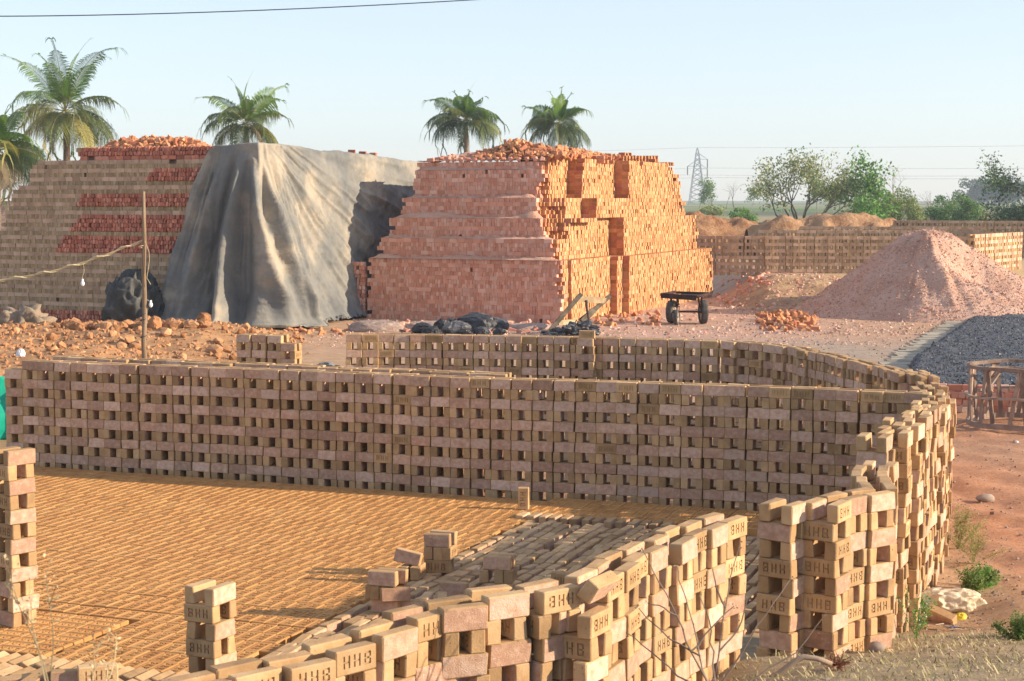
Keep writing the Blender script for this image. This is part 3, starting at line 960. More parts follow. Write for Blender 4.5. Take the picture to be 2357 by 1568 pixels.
tag(o, 'single raw brick lying on the turned rows between two small piles', 'brick')
o = link('loose_brick', tmpl_mesh('letter4', 'clay'), mat4=fmat(Vector(P(1300, 1352, BH + .1)) + UP * BH / 2, -yr, UP, (0, .05, -.35)))
tag(o, 'raw brick lying behind the gap of the near wall, beside the tilted brick', 'brick')
tb = Vector(P(1378, 1352, near_top - .02))
o = link('loose_brick', tmpl_mesh('plain5', 'clay'), mat4=Matrix.Translation(tb) @ Matrix.Rotation(.62, 4, Vector((.50, .86, 0)).normalized()) @ fmat((0, 0, 0), Vector((-.86, .5, 0)), UP).to_3x3().to_4x4())
tag(o, 'raw brick tipped on its corner in the gap on top of the near wall', 'brick')
# fallen bricks at the bottom-left corner
q = Vector(P(140, 1560, .35))
root = thing('brick_pile', 'blurred near pile of fallen raw bricks in the bottom-left corner', 'brick pile', (q.x, q.y, 0), 'small piles of raw bricks on the drying field')
bs = Bricks('clay')
for (u, v, Z, rz, tx, tp) in ((225, 1550, .55, .32, .0, 'letter1'), (165, 1552, .52, .2, .0, 'plain2'), (85, 1535, .50, .9, .5, 'plain3'), (30, 1560, .48, .3, .1, 'plain1'), (120, 1568, .40, .1, .2, 'plain0'),
                             (225, 1575, .42, .3, 0, 'plain4'), (160, 1578, .40, 1.2, 0, 'plain2'), (230, 1580, .30, .3, 0, 'plain4'), (150, 1580, .28, 1.0, 0, 'plain2'), (60, 1580, .3, .6, 0, 'plain1'), (225, 1580, .18, .4, 0, 'plain4'), (150, 1580, .16, .2, 0, 'plain2'), (60, 1580, .18, 1.1, 0, 'plain1'), (10, 1580, .3, .4, 0, 'plain5')):
    dd = (math.cos(rz), math.sin(rz), 0)
    nn = Vector((dd[1], -dd[0], 0))
    pp = Vector(PD(u, v, 9.9)); pp.z = Z
    bs.put(tp, fmat(pp, nn if 'letter' in tp else -nn, UP, (tx, 0, 0)), 1)
bs.finish(root, 30)

# ------------------------------------------------------------------ kilns
PK = math.radians(21.8)
kw = Vector((math.sin(PK), math.cos(PK), 0)); ku = Vector((-math.cos(PK), math.sin(PK), 0))
K1 = Vector((*XY(P(1290, 745, 0)), 0))
def a_of_px(C0, u, Fo):
    b = C0 + kw * Fo; r = (u - 1178.5) / F
    return (r * b.y - b.x) / (ku.x - r * ku.y)
def w_of_px(C0, u, R):
    b = C0 - ku * R; r = (u - 1178.5) / F
    return (b.x - r * b.y) / (r * kw.y - kw.x)

def kiln_front(bs, C0, k, a0, a1, Fo, kindS, kindH, isS, vis=1.0, jit=1.0, hp=.083):
    a = a0 + U(0, .05)
    z = k * CP + BH / 2
    while a < a1:
        L = (BL + .006) if isS else hp
        if a + L > a1 + .04: break
        p = C0 + ku * (a + L / 2) + kw * (Fo + (BT / 2 if isS else BL / 2) + G(0, .006) * jit) + UP * (z + G(0, .0015))
        if isS: m4 = fmat(p, kw, UP if U(0, 1) < .5 else -UP, (0, 0, G(0, .01) * jit)); t = kindS
        else: m4 = fmat(p, ku * random.choice((1, -1)), UP, (0, G(0, .006), G(0, .02) * jit)); t = kindH
        if U(0, 1) > .003: bs.put(t + str(random.randrange(6)), m4, vis / dist(p))
        a += L

tiers = [  # k0, k1, front setback, left px, right px
    (0, 15, 0.0, 843, 1290), (15, 20, .33, 871, 1273), (20, 25, .66, 898, 1247), (25, 30, .99, 925, 1234), (30, 37, 1.32, 952, 1243), (37, 39, 1.45, 960, 1248)]
rootK = thing('brick_kiln', 'tall stepped clamp of fired orange bricks with one broken sunlit side', 'brick kiln', (K1.x, K1.y, 0))
bsf = Bricks('front')
TI = []
for (k0, k1, Fo, lp, rp_) in tiers:
    a0 = a_of_px(K1, rp_, Fo); a1 = a_of_px(K1, lp, Fo)
    TI.append((k0, k1, Fo, a0, a1))
    for k in range(k0, k1):
        tooth = G(0, .07)
        isS = (k % 3 == 1)
        kiln_front(bsf, K1, k, a0 + tooth + (.0 if k < 15 else -.03), a1 - .004 * (k - k0) + G(0, .01), Fo + .006 * (k - k0), 'plain' if False else 'box', 'box', isS, 1.0)
        if k == k1 - 1:
            for d in (.12, .22, .32, .42): kiln_front(bsf, K1, k, a0, a1, Fo + d, 'box', 'box', True, .4)
# left return of rough bricks
aL = TI[0][4]
for k in range(0, 14):
    for j in range(5):
        if k > 11 and j > k - 10 + 1: continue
        z = k * CP + BH / 2
        a = aL + .07 + j * .083 + G(0, .008)
        if U(0, 1) < .10: continue
        p = K1 + ku * (a + .04) + kw * (.10 + G(0, .02)) + UP * z
        bsf.put('chip%d' % random.randrange(6), fmat(p, ku, UP, (0, 0, G(0, .05))), 1 / dist(p))
bsf.finish(rootK, 300, mass='front_masonry')

# broken sunlit side
def Rof(k, w):
    if k < 15:
        for lim, r in ((1308, 0), (1405, .10), (1433, .32)):
            if w < w_of_px(K1, lim + G(0, .6), r): return r
        return .54
    if k < 25:
        if k == 24 and w < w_of_px(K1, 1372, 0): return .02
        return -.27 if w < w_of_px(K1, 1436, .2) else .20
    sh = (k - 25) * .35
    up = k >= 30
    r1 = -.94 if up else -.47
    if w < w_of_px(K1, 1357 + sh, -.2): return r1
    if up and w < w_of_px(K1, 1446 + sh * .3, 0): return -.47
    return 0.0
bss = Bricks('fired')
step = .0835
NW = int(15 / step)
def tier_of(k):
    for t in TI:
        if t[0] <= k < t[1]: return t
    return TI[-1]
RG = np.full((42, NW + 2), np.nan)
for k in range(0, 40):
    t = tier_of(k)
    if k < 15: wend = 14.3 - .02 * k
    elif k < 25: wend = 13.4 - .03 * (k - 15)
    else: wend = 12.5 - .085 * (k - 25)
    wend += G(0, .12)
    if k == 38: wend -= .4
    if k == 39: wend = 10.5
    wst = t[2] + (.085 if k % 3 == 1 else .243)
    for j in range(NW):
        w = j * step
        if w < wst or w > wend: continue
        r = Rof(k, w)
        # raking, toothed corner
        ramp = -t[3] + (w - wst) * 1.1 + G(0, .05)
        r = min(r, ramp) if ramp < r else r
        if w > wend - .9: r -= .235 * (U(0, 1) < .35) 
        RG[k, j] = r
for k in range(0, 40):
    run = 0; strt = False
    for j in range(NW):
        r = RG[k, j]
        if np.isnan(r): continue
        w = j * step
        rl = RG[k, j - 1] if j > 0 else np.nan
        rt = RG[k + 1, j]
        dl = (r - rl) if not np.isnan(rl) else 0.6
        dtop = (r - rt) if not np.isnan(rt) else .3
        need = 1
        if dl > .12: need = max(need, 1 + math.ceil((dl - .1) / .235))
        if dtop > .1 and k < 30: need = max(need, 1 + math.ceil(dtop / .235))
        need = min(need, 4)
        jr = G(0, .012)
        for q_ in range(need):
            p = K1 + kw * (w + G(0, .002)) - ku * (r - .1175 - .237 * q_ + jr) + UP * (k * CP + BH / 2 + G(0, .001))
            side = dl > .12
            fam_t = ('letter' if (side and U(0, 1) < .55) else 'box')
            # side face toward the viewer is -kw
            ay = -kw if fam_t == 'letter' else kw * random.choice((1, -1))
            bss.put(fam_t + str(random.randrange(6)), fmat(p, ay, UP if U(0, 1) < .5 else -UP, (0, 0, G(0, .012))), (2.0 if side else .6) / dist(p) * (1 if q_ < 2 else .5))
bss.finish(rootK, 300, mass='side_masonry')
# solid heart of the clamp
mb = MB()
def core(C0, mb, a0, a1, w0, w1, z0, z1):
    vs = []
    for z in (z0, z1):
        for a, w in ((a0, w0), (a0, w1), (a1, w1), (a1, w0)):
            p = C0 + ku * a + kw * w; vs.append((p.x, p.y, z))
    mb.add(vs, [(0, 1, 2, 3), (7, 6, 5, 4), (4, 5, 1, 0), (5, 6, 2, 1), (6, 7, 3, 2), (7, 4, 0, 3)])
zt_ = 0
for (k0, k1, Fo, a0, a1) in TI:
    core(K1, mb, a0 + .5 if k0 >= 15 else .42, a1 - .06, Fo + .22, 11.2, k0 * CP - (.02 if k0 else -.0), k1 * CP - .03)
core(K1, mb, .16, 3, 2.9 if True else 0, 13.6, .001, 15 * CP - .02)
core(K1, mb, -.22, 3, w_of_px(K1, 1440, .4) + .25, 13.6, .002, 15 * CP - .021)
core(K1, mb, .55, 3, 2.0, 12.7, 15 * CP - .01, 25 * CP - .02)
core(K1, mb, .08, 3, w_of_px(K1, 1446, .2) + .2, 12.6, 15 * CP - .011, 25 * CP - .021)
core(K1, mb, .75, 3, w_of_px(K1, 1375, 0) + .3, 11.0, 25 * CP - .01, 39 * CP - .02)
core(K1, mb, .28, 3, w_of_px(K1, 1452, 0) + .3, 11.0, 25 * CP - .011, 38.9 * CP - .02)
mb.build('kiln_core', M['fired_dusty'], rootK)
# grit lying on the steps
def ledge(name, root, C0, a0, a1, Fo, z, width, hgt, seed, m=None, back=None):
    n = max(8, int((a1 - a0) / .07)); mm = 9
    A, B = np.meshgrid(np.linspace(a0, a1, n), np.linspace(0, 1, mm), indexing='ij')
    hh = hgt * (.45 + .8 * np.clip(fbm(A * .9, B * 0 + seed, seed=seed), -.4, 1)) 
    endf = np.clip((A - a0) / .25, 0, 1) * np.clip((a1 - A) / .25, 0, 1)
    Z = z + np.clip(hh * np.sin(np.clip(B * 1.25, 0, 1) * math.pi / 2) ** .8 * endf + .02 * fbm(A * 9, B * 4, seed=seed + 2), .004, 9)
    W = Fo + B * width
    X = C0.x + ku.x * A + kw.x * W; Y = C0.y + ku.y * A + kw.y * W
    me = grid_mesh(name, X - root.location.x, Y - root.location.y, Z, [m or M['pink_dust']])
    o = link(name, me, root, root.location)
    return o
for i, (k0, k1, Fo, a0, a1) in enumerate(TI[:-1]):
    ledge('grit_ledge', rootK, K1, a0 + .1, a1 - .05, Fo + .03, k1 * CP, .36, .20, 60 + i)
# slope of rubble at the top of the front
a0, a1 = TI[-1][3], TI[-1][4]
A, B = np.meshgrid(np.linspace(a0 - .1, a1, 90), np.linspace(0, 1, 26), indexing='ij')
W = 1.42 + B * 1.6
tot = .30
Z = 39 * CP + .03 + B * tot * np.clip((a1 - A) / .9, 0, 1) + .035 * fbm(A * 5, W * 5, seed=77)
X = K1.x + ku.x * A + kw.x * W; Y = K1.y + ku.y * A + kw.y * W
bs_ = Bricks('front')
for row in range(4):
    a = a0
    while a < a1 - .2:
        w_ = 1.46 + row * .30; hh = 39 * CP + .05 + (w_ - 1.42) / 1.6 * tot * min(1, max(0, (a1 - a) / .9))
        if U(0, 1) < (.9 if row == 0 else .5):
            p = K1 + ku * a + kw * w_ + UP * (hh + (.0 if row else .01))
            bs_.put(random.choice(('chip', 'half')) + str(random.randrange(6)), fmat(p, kw, UP, (G(0, .12), G(0, .12), G(0, .5))), 1)
        a += U(.2, .3)
bs_.finish(rootK, 120, mass='brick_rubble')
o = link('rubble_slope', grid_mesh('rubble_slope', X - K1.x, Y - K1.y, Z, [M['pink_dust']]), rootK, rootK.location)

def top_depth(C0, u, setb, R):
    r = (u - 1178.5) / F
    a = a_of_px(C0, u, setb); y1 = (C0 + ku * a + kw * setb).y
    y2 = (C0 + kw * w_of_px(C0, u, R) - ku * R).y if u > 1245 and C0.x > 0 else 0
    return max(y1, y2)
def heap(root, fam, prof, Yc, base_y, n, half=1.3, tm=('chip', 'half'), limit=300, depth_fn=None):
    """loose bricks heaped under an outline given by (u, v) points at depth Yc; base_y(u) picture height of its foot"""
    bs = Bricks(fam)
    us = [p[0] for p in prof]; vs_ = [p[1] for p in prof]
    for i in range(n):
        u = U(us[0], us[-1]); vt = np.interp(u, us, vs_)
        dy = U(-1, 1) * half
        Y = (Yc(u) if callable(Yc) else Yc) + dy
        f = (1 - abs(dy / half) ** 1.5)
        zt = PD(u, vt, Y)[2]; zb = PD(u, base_y, Y)[2]
        z = zb + max(0, (zt - zb)) * f * (U(.0, 1) ** .35) - .03
        p = Vector((PD(u, vt, Y)[0], Y, z))
        ax = Vector((G(0, 1), G(0, 1), G(0, .5))).normalized()
        R = Matrix.Rotation(U(0, 6.28), 4, ax)
        m4 = Matrix.Translation(p) @ R
        bs.put(random.choice(tm) + str(random.randrange(6)), m4, (1 if dy < 0 else .5) + .1 * U(0, 1))
    bs.finish(root, limit, mass='brick_rubble')
heap(rootK, 'fired', [(1095, 352), (1130, 342), (1160, 328), (1187, 318), (1215, 327), (1260, 333), (1300, 341), (1345, 346), (1372, 356), (1420, 362)], lambda u: top_depth(K1, u, 1.5, -.55) + 1.15, 360, 560, 1.0)
# loose courses stacked on the far top
bs = Bricks('fired')
for (u0, u1, v, nlv) in ((1428, 1512, 371, 2), (1432, 1450, 356, 1), (1372, 1470, 380, 1), (1522, 1545, 378, 1)):
    u = u0
    while u < u1:
        for lv in range(nlv):
            Y = 52.5 + (u - 1360) * .021
            p = Vector(PD(u, v, Y)); p.z += lv * CP
            bs.put('chip%d' % random.randrange(6), fmat(p, kw, UP, (0, 0, G(0, .06))), 1)
        u += U(6.2, 7.4) * 1.05
for u in np.arange(1255, 1522, 6):
    if U(0, 1) < .75:
        w = w_of_px(K1, u, -.2)
        if w < 1.75: continue
        for lv in range(random.choice((0, 1, 1, 2))):
            p = K1 + kw * w - ku * (-.5 + U(-.1, .2) + (.35 if u > 1450 else 0)) + UP * ((39 + lv) * CP + BH / 2)
            bs.put('chip%d' % random.randrange(6), fmat(p, kw, UP, (0, 0, G(0, .08))), 1)
bs.finish(rootK, 200, mass='brick_rubble')

# ---- left clamp, outer skin still raw
K2 = Vector((*XY(P(600, 757, 0)), 0))
rootL = thing('brick_kiln', 'grey-brown clamp of raw bricks with bands of red fired bricks, half under a tarpaulin', 'brick kiln', (K2.x, K2.y, 0))
bs = Bricks('raw'); br = Bricks('patch')
def kz(v): return (HC - (v - 462) * 46.0 / F) / CP
patches = [(kz(426), kz(391), 338, 500), (kz(483), kz(447), 178, 490), (kz(539), kz(503), 163, 480), (kz(583), kz(548), 130, 470), (-1, 2.6, -60, 470), (38.8, 42, 178, 520)]
tl = [(0, 22, 0.0, -80), (22, 27, .06, 10), (27, 33, .12, 27), (33, 38, .20, 72), (38, 39, .24, 82), (39, 42, .30, 182)]
for (k0, k1, Fo, lp) in tl:
    for k in range(k0, k1):
        a1 = a_of_px(K2, lp + (k - k0) * 1.5, Fo) + G(0, .02); a0 = .0 + Fo
        isS = (k % 2 == 0)
        spans = [(a0, a1, False)]
        for (p0, p1, ul, ur) in patches:
            if p0 <= k < p1:
                sh = (k - p0) * 7 if ul > 100 else 0
                pa1 = a_of_px(K2, ul + sh + U(-3, 3), Fo); pa0 = a_of_px(K2, ur, Fo)
                pa1 = min(pa1, a1)
                spans = [(pa1, a1, False), (pa0, pa1, True), (a0, pa0, False)]
        for (x0, x1, red) in spans:
            if x1 - x0 < .1: continue
            if red:
                top = k >= 39
                kiln_front(br, K2, k, x0, x1, Fo - .05, 'chip', 'chip', (top and U(0, 1) < .5), 1.2, 2.5, .088)
            else:
                kiln_front(bs, K2, k, x0, x1, Fo, 'box', 'box', isS, 1.0)
bs.finish(rootL, 300, mass='raw_masonry')
br.finish(rootL, 300, mass='red_masonry')
heap(rootL, 'fired', [(228, 349), (245, 338), (262, 324), (310, 313), (360, 311), (420, 316), (455, 324), (482, 336)], lambda u: top_depth(K2, u, .35, 0) + 1.25, 352, 620, 1.15)
mb = MB()
for (k0, k1, Fo, lp) in tl:
    core(K2, mb, .35, a_of_px(K2, lp, Fo) - .15, Fo + .22, 12 if k1 < 39 else 4, k0 * CP, min(k1, 37 if k1 < 39 else 42) * CP - .02)
mb.build('kiln_core', M['raw_face'], rootL)
# rear of the left clamp that shows past the tarpaulin
bs = Bricks('fired')
for k in range(30, 40):
    for j in range(26):
        w = 9.4 + j * .0835
        p = K2 + kw * w - ku * (-.20) + UP * (k * CP + BH / 2)
        if k == 39 and U(0, 1) < .5: continue
        bs.put('box%d' % random.randrange(6), fmat(p, kw, UP, (0, 0, G(0, .01))), 1)
bs.finish(rootL, 300, mass='red_masonry')
for (w_, lab) in ((5.6, 'left of three red bricks lying on the top edge of the tarpaulin'), (6.3, 'middle of three red bricks lying on the top edge of the tarpaulin'), (7.0, 'right of three red bricks lying on the top edge of the tarpaulin')):
    zt2 = 4.89 - .03 * (w_ - 1) + .02
    o = link('loose_brick', tmpl_mesh('chip%d' % random.randrange(6), 'patch'), mat4=fmat(K2 + kw * w_ + ku * .12 + UP * (zt2 + .06), kw, UP, (0, 0, U(-.3, .3))))
    tag(o, lab, 'brick')
# distant blue-grey brick clamp at the left edge
q = Vector((*XY(P(-30, 545, 1.0)), 0))
mb = MB()
root = thing('brick_kiln', 'far bluish brick clamp glimpsed at the left edge past the palm', 'brick kiln', (-27.0, 92, 0))
for k in range(12):
    for j in range(12):
        mb.box((-30.2 + j * .9 + (k % 2) * .4, 92, .4 + k * .26 + .0), .86, 1.2, .245)
mb.build('block', M['grey_dust'], root)
# ------------------------------------------------------------------ tarpaulin over the left clamp
def tarp():
    H0 = 4.86
    ns, nt_ = 420, 230
    S, T_ = np.meshgrid(np.linspace(0, 1, ns), np.linspace(-.12, 1.0, nt_), indexing='ij')
    t = np.clip(T_, 0, 1)
    over = np.clip(-T_, 0, 1) / .12            # part lying on the roof
    dl = -(1.25 + 1.55 * t ** .62 + .06 * np.sin(t * 11) + .05 * np.sin(t * 23 + 1))
    d = dl + (11.6 - dl) * S ** 1.15
    # the drop
    H = H0 + .03 - .030 * np.clip(d - 1, 0, 20) + .07 * fbm(d * .9, d * 0, seed=91)
    Z = H * (1 - t)
    # plan position with a rounded corner
    kk = sstep(-.45, .45, d)
    base_x = K2.x + np.where(d < 0, ku.x * -d, kw.x * d); base_y = K2.y + np.where(d < 0, ku.y * -d, kw.y * d)
    nx = -kw.x * (1 - kk) + -ku.x * kk; ny = -kw.y * (1 - kk) + -ku.y * kk
    nl = np.hypot(nx, ny); nx /= nl; ny /= nl
    rr = t * H0
    th = np.arctan2(d + .25, rr + .55)            # rays fanning out from the top corner
    rad = np.hypot(d + .25, rr + .55)
    inset = -.20 * (1 - t) ** 1.0 * (1 - .2 * kk) + .12
    flare = .05 + .30 * sstep(.02, .6, t) * np.exp(-((d + .3) / 1.5) ** 2) + .55 * t ** 3.2 * (1 - kk) + .42 * t ** 3 * kk
    front = np.exp(-np.clip(-(d - .4), 0, 9) * .28) * (1 - sstep(.2, 1.6, d - .9 * t))
    tf = ((d + .25) / (.9 + 1.0 * t)) * .45
    wth = tf + .035 * fbm(rad * .5, tf * 3, seed=5)
    ridged = 1 - np.abs(vnoise(wth * 6.2, rad * .22, seed=12)) * 2.0
    ridged2 = 1 - np.abs(vnoise(wth * 13 + 5, rad * .35, seed=18)) * 2.0
    ridged3 = 1 - np.abs(vnoise(wth * 30 + 5, rad * .5, seed=28)) * 2.0
    fold = front * (.12 + .55 * sstep(0, .7, t)) * (ridged - .25) * .9 + front * .20 * ridged2 * sstep(0, .3, t) + .045 * front * ridged3 * sstep(0,.3,t)
    # two deep pleats just left of the corner
    for c0, wdt, amp in ((-.24, .045, -.95), (-.05, .035, -.75), (.10, .03, -.25), (.19, .05, .25), (-.42, .06, .22), (-.14, .04, .22)):
        fold = fold + amp * np.exp(-((tf - c0 - .02 * np.sin(rad * 1.3)) / wdt) ** 2) * sstep(.02, .42, t)
    side = sstep(.3, 1.8, d - .9 * t)
    rs = 1 - np.abs(vnoise(th * 9 + 3, rad * .25, seed=35)) * 2
    rs2 = 1 - np.abs(vnoise(th * 24 + 1, rad * .5, seed=36)) * 2
    fold = fold + side * (.055 * rs + .035 * rs2 + .03 * rs2 * t) + .05 * side * sstep(.55, 1, t) * fbm(d * 2.5, rr * 1.2, seed=50)
    crumple = .018 * fbm(d * 5, rr * 4, seed=44) + .022 * (1 - np.abs(fbm(d * 1.6 + rr * .6, rr * .9 - d * .3, seed=46)) * 5).clip(-.3, 1) + .03 * (1 - np.abs(fbm(d * 3.1, rr * 3.3, seed=45)) * 3) * (.3 + .7 * t) * .6
    o = inset + flare + fold + crumple
    o = np.maximum(o, -.16 * (1 - t) + .10 + .10 * np.exp(-((d + .1) / .5) ** 2) + .02 * ridged3)
    o = np.where(over > 0, o * (1 - over) + (-1.5 * over) , o)
    Z = np.where(over > 0, H + .01 + (.05 + .16 * np.clip(fbm(d * 1.3, over * 2, seed=53), -.2, 1)) * np.sin(np.clip(over * 2.2, 0, 1) * math.pi) - .35 * over, Z)
    # skirt lies crumpled on the ground
    sk = sstep(.93, 1.0, t)
    o = o + sk * (.35 + .22 * fbm(d * 2.2, d * 0, seed=61)) * (.25 + .75 * (1 - kk) + .3 * np.exp(-((d - 1.2) / 1.2) ** 2))
    Z = np.where(T_ > .9, np.maximum(Z, .05 + .16 * sk * np.abs(fbm(d * 4, t * 30, seed=66)) * 1.6), Z)
    X = base_x + nx * o; Y = base_y + ny * o
    me = grid_mesh('tarpaulin', X, Y, Z, [M['tarp']])
    ob = link('tarpaulin', me)
    s = ob.modifiers.new('thickness', 'SOLIDIFY'); s.thickness = .012
    tag(ob, 'weathered grey tarpaulin with deep folds draped over the corner of the left clamp', 'tarpaulin')
tarp()

def rock(name, c, r, mats, seed, sub=2, amp=.28, flat=.0, parent=None, facet=False, fr=1.6):
    import bmesh
    bm = bmesh.new()
    if facet:
        rr = np.random.default_rng(seed)
        q = rr.normal(size=(9 + 6 * sub, 3)); q /= np.linalg.norm(q, axis=1)[:, None]; q *= (1 - amp * rr.random((len(q), 1)))
        for v in q: bm.verts.new((v[0] * r[0], v[1] * r[1], v[2] * r[2]))
        res = bmesh.ops.convex_hull(bm, input=bm.verts)
        junk = [g_ for g_ in res['geom_interior'] if isinstance(g_, bmesh.types.BMVert)]
        if junk: bmesh.ops.delete(bm, geom=junk, context='VERTS')
        if sub >= 7:
            bmesh.ops.triangulate(bm, faces=bm.faces[:])
            for it in range(2):
                bmesh.ops.subdivide_edges(bm, edges=bm.edges[:], cuts=1, use_grid_fill=True)
            rs_ = max(r)
            for v in bm.verts:
                v.co += Vector(v.co).normalized() * rs_ * float(rr.normal()) * .022 + Vector(rr.normal(size=3)) * rs_ * .012
    else:
        bmesh.ops.create_icosphere(bm, subdivisions=sub, radius=1)
        co = np.array([v.co[:] for v in bm.verts])
        n = fbm(co[:, 0] * fr + seed, co[:, 1] * fr, co[:, 2] * fr, seed=seed, oct=4)
        for v, q in zip(bm.verts, n):
            v.co = v.co * (1 + amp * q * 1.6)
            v.co.x *= r[0]; v.co.y *= r[1]; v.co.z *= r[2]
    me = bpy.data.meshes.new(name); bm.to_mesh(me); bm.free()
    me.materials.append(mats)
    if not facet: me.polygons.foreach_set('use_smooth', [True] * len(me.polygons))
    return link(name, me, parent, c)

# bundled black sheet
def bundle(name, c, sx, sy, sz, mt, seed, label, cat, n=90, f=2.2, amp=.22, kind=None):
    A, B = np.meshgrid(np.linspace(0, 2 * math.pi, n), np.linspace(0, 1, n // 2), indexing='ij')
    rr = np.cos((B) * math.pi / 2) ** .6
    X0 = np.cos(A) * rr; Y0 = np.sin(A) * rr; Z0 = np.sin(B * math.pi / 2) ** .9
    rd = (1 - np.abs(fbm(X0 * f, Y0 * f, Z0 * f, seed=seed, oct=3)) * 3.2) * amp
    k = 1 + rd + .12 * fbm(X0 * 1.1, Y0 * 1.1, Z0, seed=seed + 4)
    me = grid_mesh(name, X0 * k * sx, Y0 * k * sy, np.maximum(Z0 * k * sz, 0), [mt])
    o = link(name, me, None, c)
    return tag(o, label, cat)
q = P(300, 758, 0)
bundle('plastic_bundle', (q[0], q[1] + .4, .1), .68, .55, 1.10, M['black_sheet'], 3, 'crumpled bundle of black plastic sheet propped against the left clamp', 'plastic sheet', n=130, f=2.1, amp=.30)

# ------------------------------------------------------------------ spoil heaps left of the yard
def hfield(name, x0, x1, y0, y1, fn, st, mt, kind='structure', label=None, cat=None, loc=(0, 0, 0)):
    X, Y = np.meshgrid(np.arange(x0, x1, st), np.arange(y0, y1, st), indexing='ij')
    Z = fn(X, Y)
    me = grid_mesh(name, X, Y, Z, [mt])
    o = link(name, me)
    return tag(o, label, cat, kind=kind)
def spoil(X, Y):
    g0 = ground_z(X, Y)
    m = .50 * np.exp(-((Y - 39.5) / 3.6) ** 2) * sstep(-4.6, -7.5, X) + .42 * np.exp(-(((Y - 33) / 3.4) ** 2)) * sstep(-6.0, -8.6, X)
    m = m * (1 + .5 * fbm(X * .5, Y * .4, seed=71)) + .07 * fbm(X * 1.7, Y * 1.7, seed=72) * sstep(.02, .2, m) + .03 * fbm(X * 6, Y * 6, seed=73) * sstep(.02, .2, m)
    return g0 + m - .04
def ysp(v): return v
hfield('dirt_mound', -15.5, -3.9, 27, 43.2, spoil, .09, M['dirt_orange'])
def spoil_h(x, y): return float(spoil(np.array([[x]]), np.array([[y]]))[0, 0])
root = thing('clod_heap', 'heap of large orange earth clods below the bundled black sheet', 'earth clods', (-9.5, 39.5, 0))
for i in range(120):
    if i < 40:
        x = -9.1 + G(0, .9); y = 39.3 + G(0, .55); r = U(.07, .22)
    else:
        x = U(-12.5, -5.0); y = U(33.5, 41); r = abs(G(.06, .04)) + .04
    z = spoil_h(x, y) + r * .45
    rock('clod', (x, y, z), (r * U(.8, 1.3), r * U(.8, 1.2), r * U(.7, 1.1)), M['dirt_clod'], i * 3 + 1, 7 if i < 46 else 3, .34, parent=root, facet=True)
root = thing('dirt_clump', 'grey-green lump of earth on the left spoil heap, before the red base bricks', 'earth clump', (-11.9, 40.5, .3))
rock('lump', (-11.9, 40.8, .34), (.62, .5, .50), M['dirt_grey'], 88, 4, .55, parent=root, fr=3.2)
# behind-yard mounds on the right
def mound_px(name, prof, Yc, wid, mt, seed, label, cat, base=None, st=.16, rough=.1, kind='structure'):
    us = [p[0] for p in prof]; vs_ = [p[1] for p in prof]
    Xs = [PD(p[0], p[1], Yc)[0] for p in prof]; Zs = [PD(p[0], p[1], Yc)[2] for p in prof]
    x0, x1 = Xs[0], Xs[-1]
    def fn(X, Y):
        zz = np.interp(X, Xs, Zs)
        g0 = ground_z(X, Y)
        f = np.exp(-((Y - Yc) / wid) ** 2)
        h = (zz - g0) * f * (1 + .12 * fbm(X * .4, Y * .4, seed=seed)) + rough * fbm(X * 1.3, Y * 1.3, seed=seed + 1) * sstep(.02, .3, (zz - g0) * f) + rough * .35 * (1 - np.abs(fbm(X * 3.2, Y * 2, seed=seed + 2)) * 3) * sstep(.02, .3, (zz - g0) * f)
        return g0 + np.maximum(h, -.05) - .02
    return hfield(name, x0, x1, Yc - wid * 2.1, Yc + wid * 2.1, fn, st, mt, kind, label, cat)
M['dirt_ridge'] = mat('dirt_ridge', [(.22, .105, .05), (.33, .17, .08), (.41, .245, .13)], 1.2, 1.0, 5, rnd=0, bdist=.12, detail=12)
mound_px('dirt_mound', [(1575, 500), (1600, 496), (1630, 497), (1680, 504), (1745, 505), (1800, 510), (1830, 520)], 84, 3.0, M['dirt_ridge'], 81, None, None, st=.25, rough=.34)
mound_px('dirt_mound', [(1720, 536), (1765, 514), (1800, 503), (1850, 503), (1900, 492), (1925, 491), (1980, 497), (2030, 503), (2080, 510)], 76, 2.6, M['dirt_ridge'], 85, None, None, st=.25, rough=.34)
# straw-coloured earth bank right of the fired clamp
M['dirt_straw'] = mat('dirt_straw', [(.33, .20, .12), (.43, .29, .16), (.50, .38, .22)], 1.4, 1.0, 12, rnd=0, bdist=.06, detail=10)
def bank2(X, Y):
    g0 = ground_z(X, Y)
    m = .62 * np.exp(-((Y - 54.2) / 2.2) ** 2) * sstep(6.6, 8.4, X) * (1 - sstep(10.6, 12.4, X))
    m = m * (1 + .3 * fbm(X * .8, Y * .8, seed=91)) + .07 * fbm(X * 2.4, Y * 2.4, seed=92) * sstep(.03, .2, m) + .035 * fbm(X * 7, Y * 7, seed=94) * sstep(.03, .2, m)
    return g0 + m - .05
hfield('dirt_mound', 6.2, 13, 48, 58.5, bank2, .1, M['dirt_straw'])

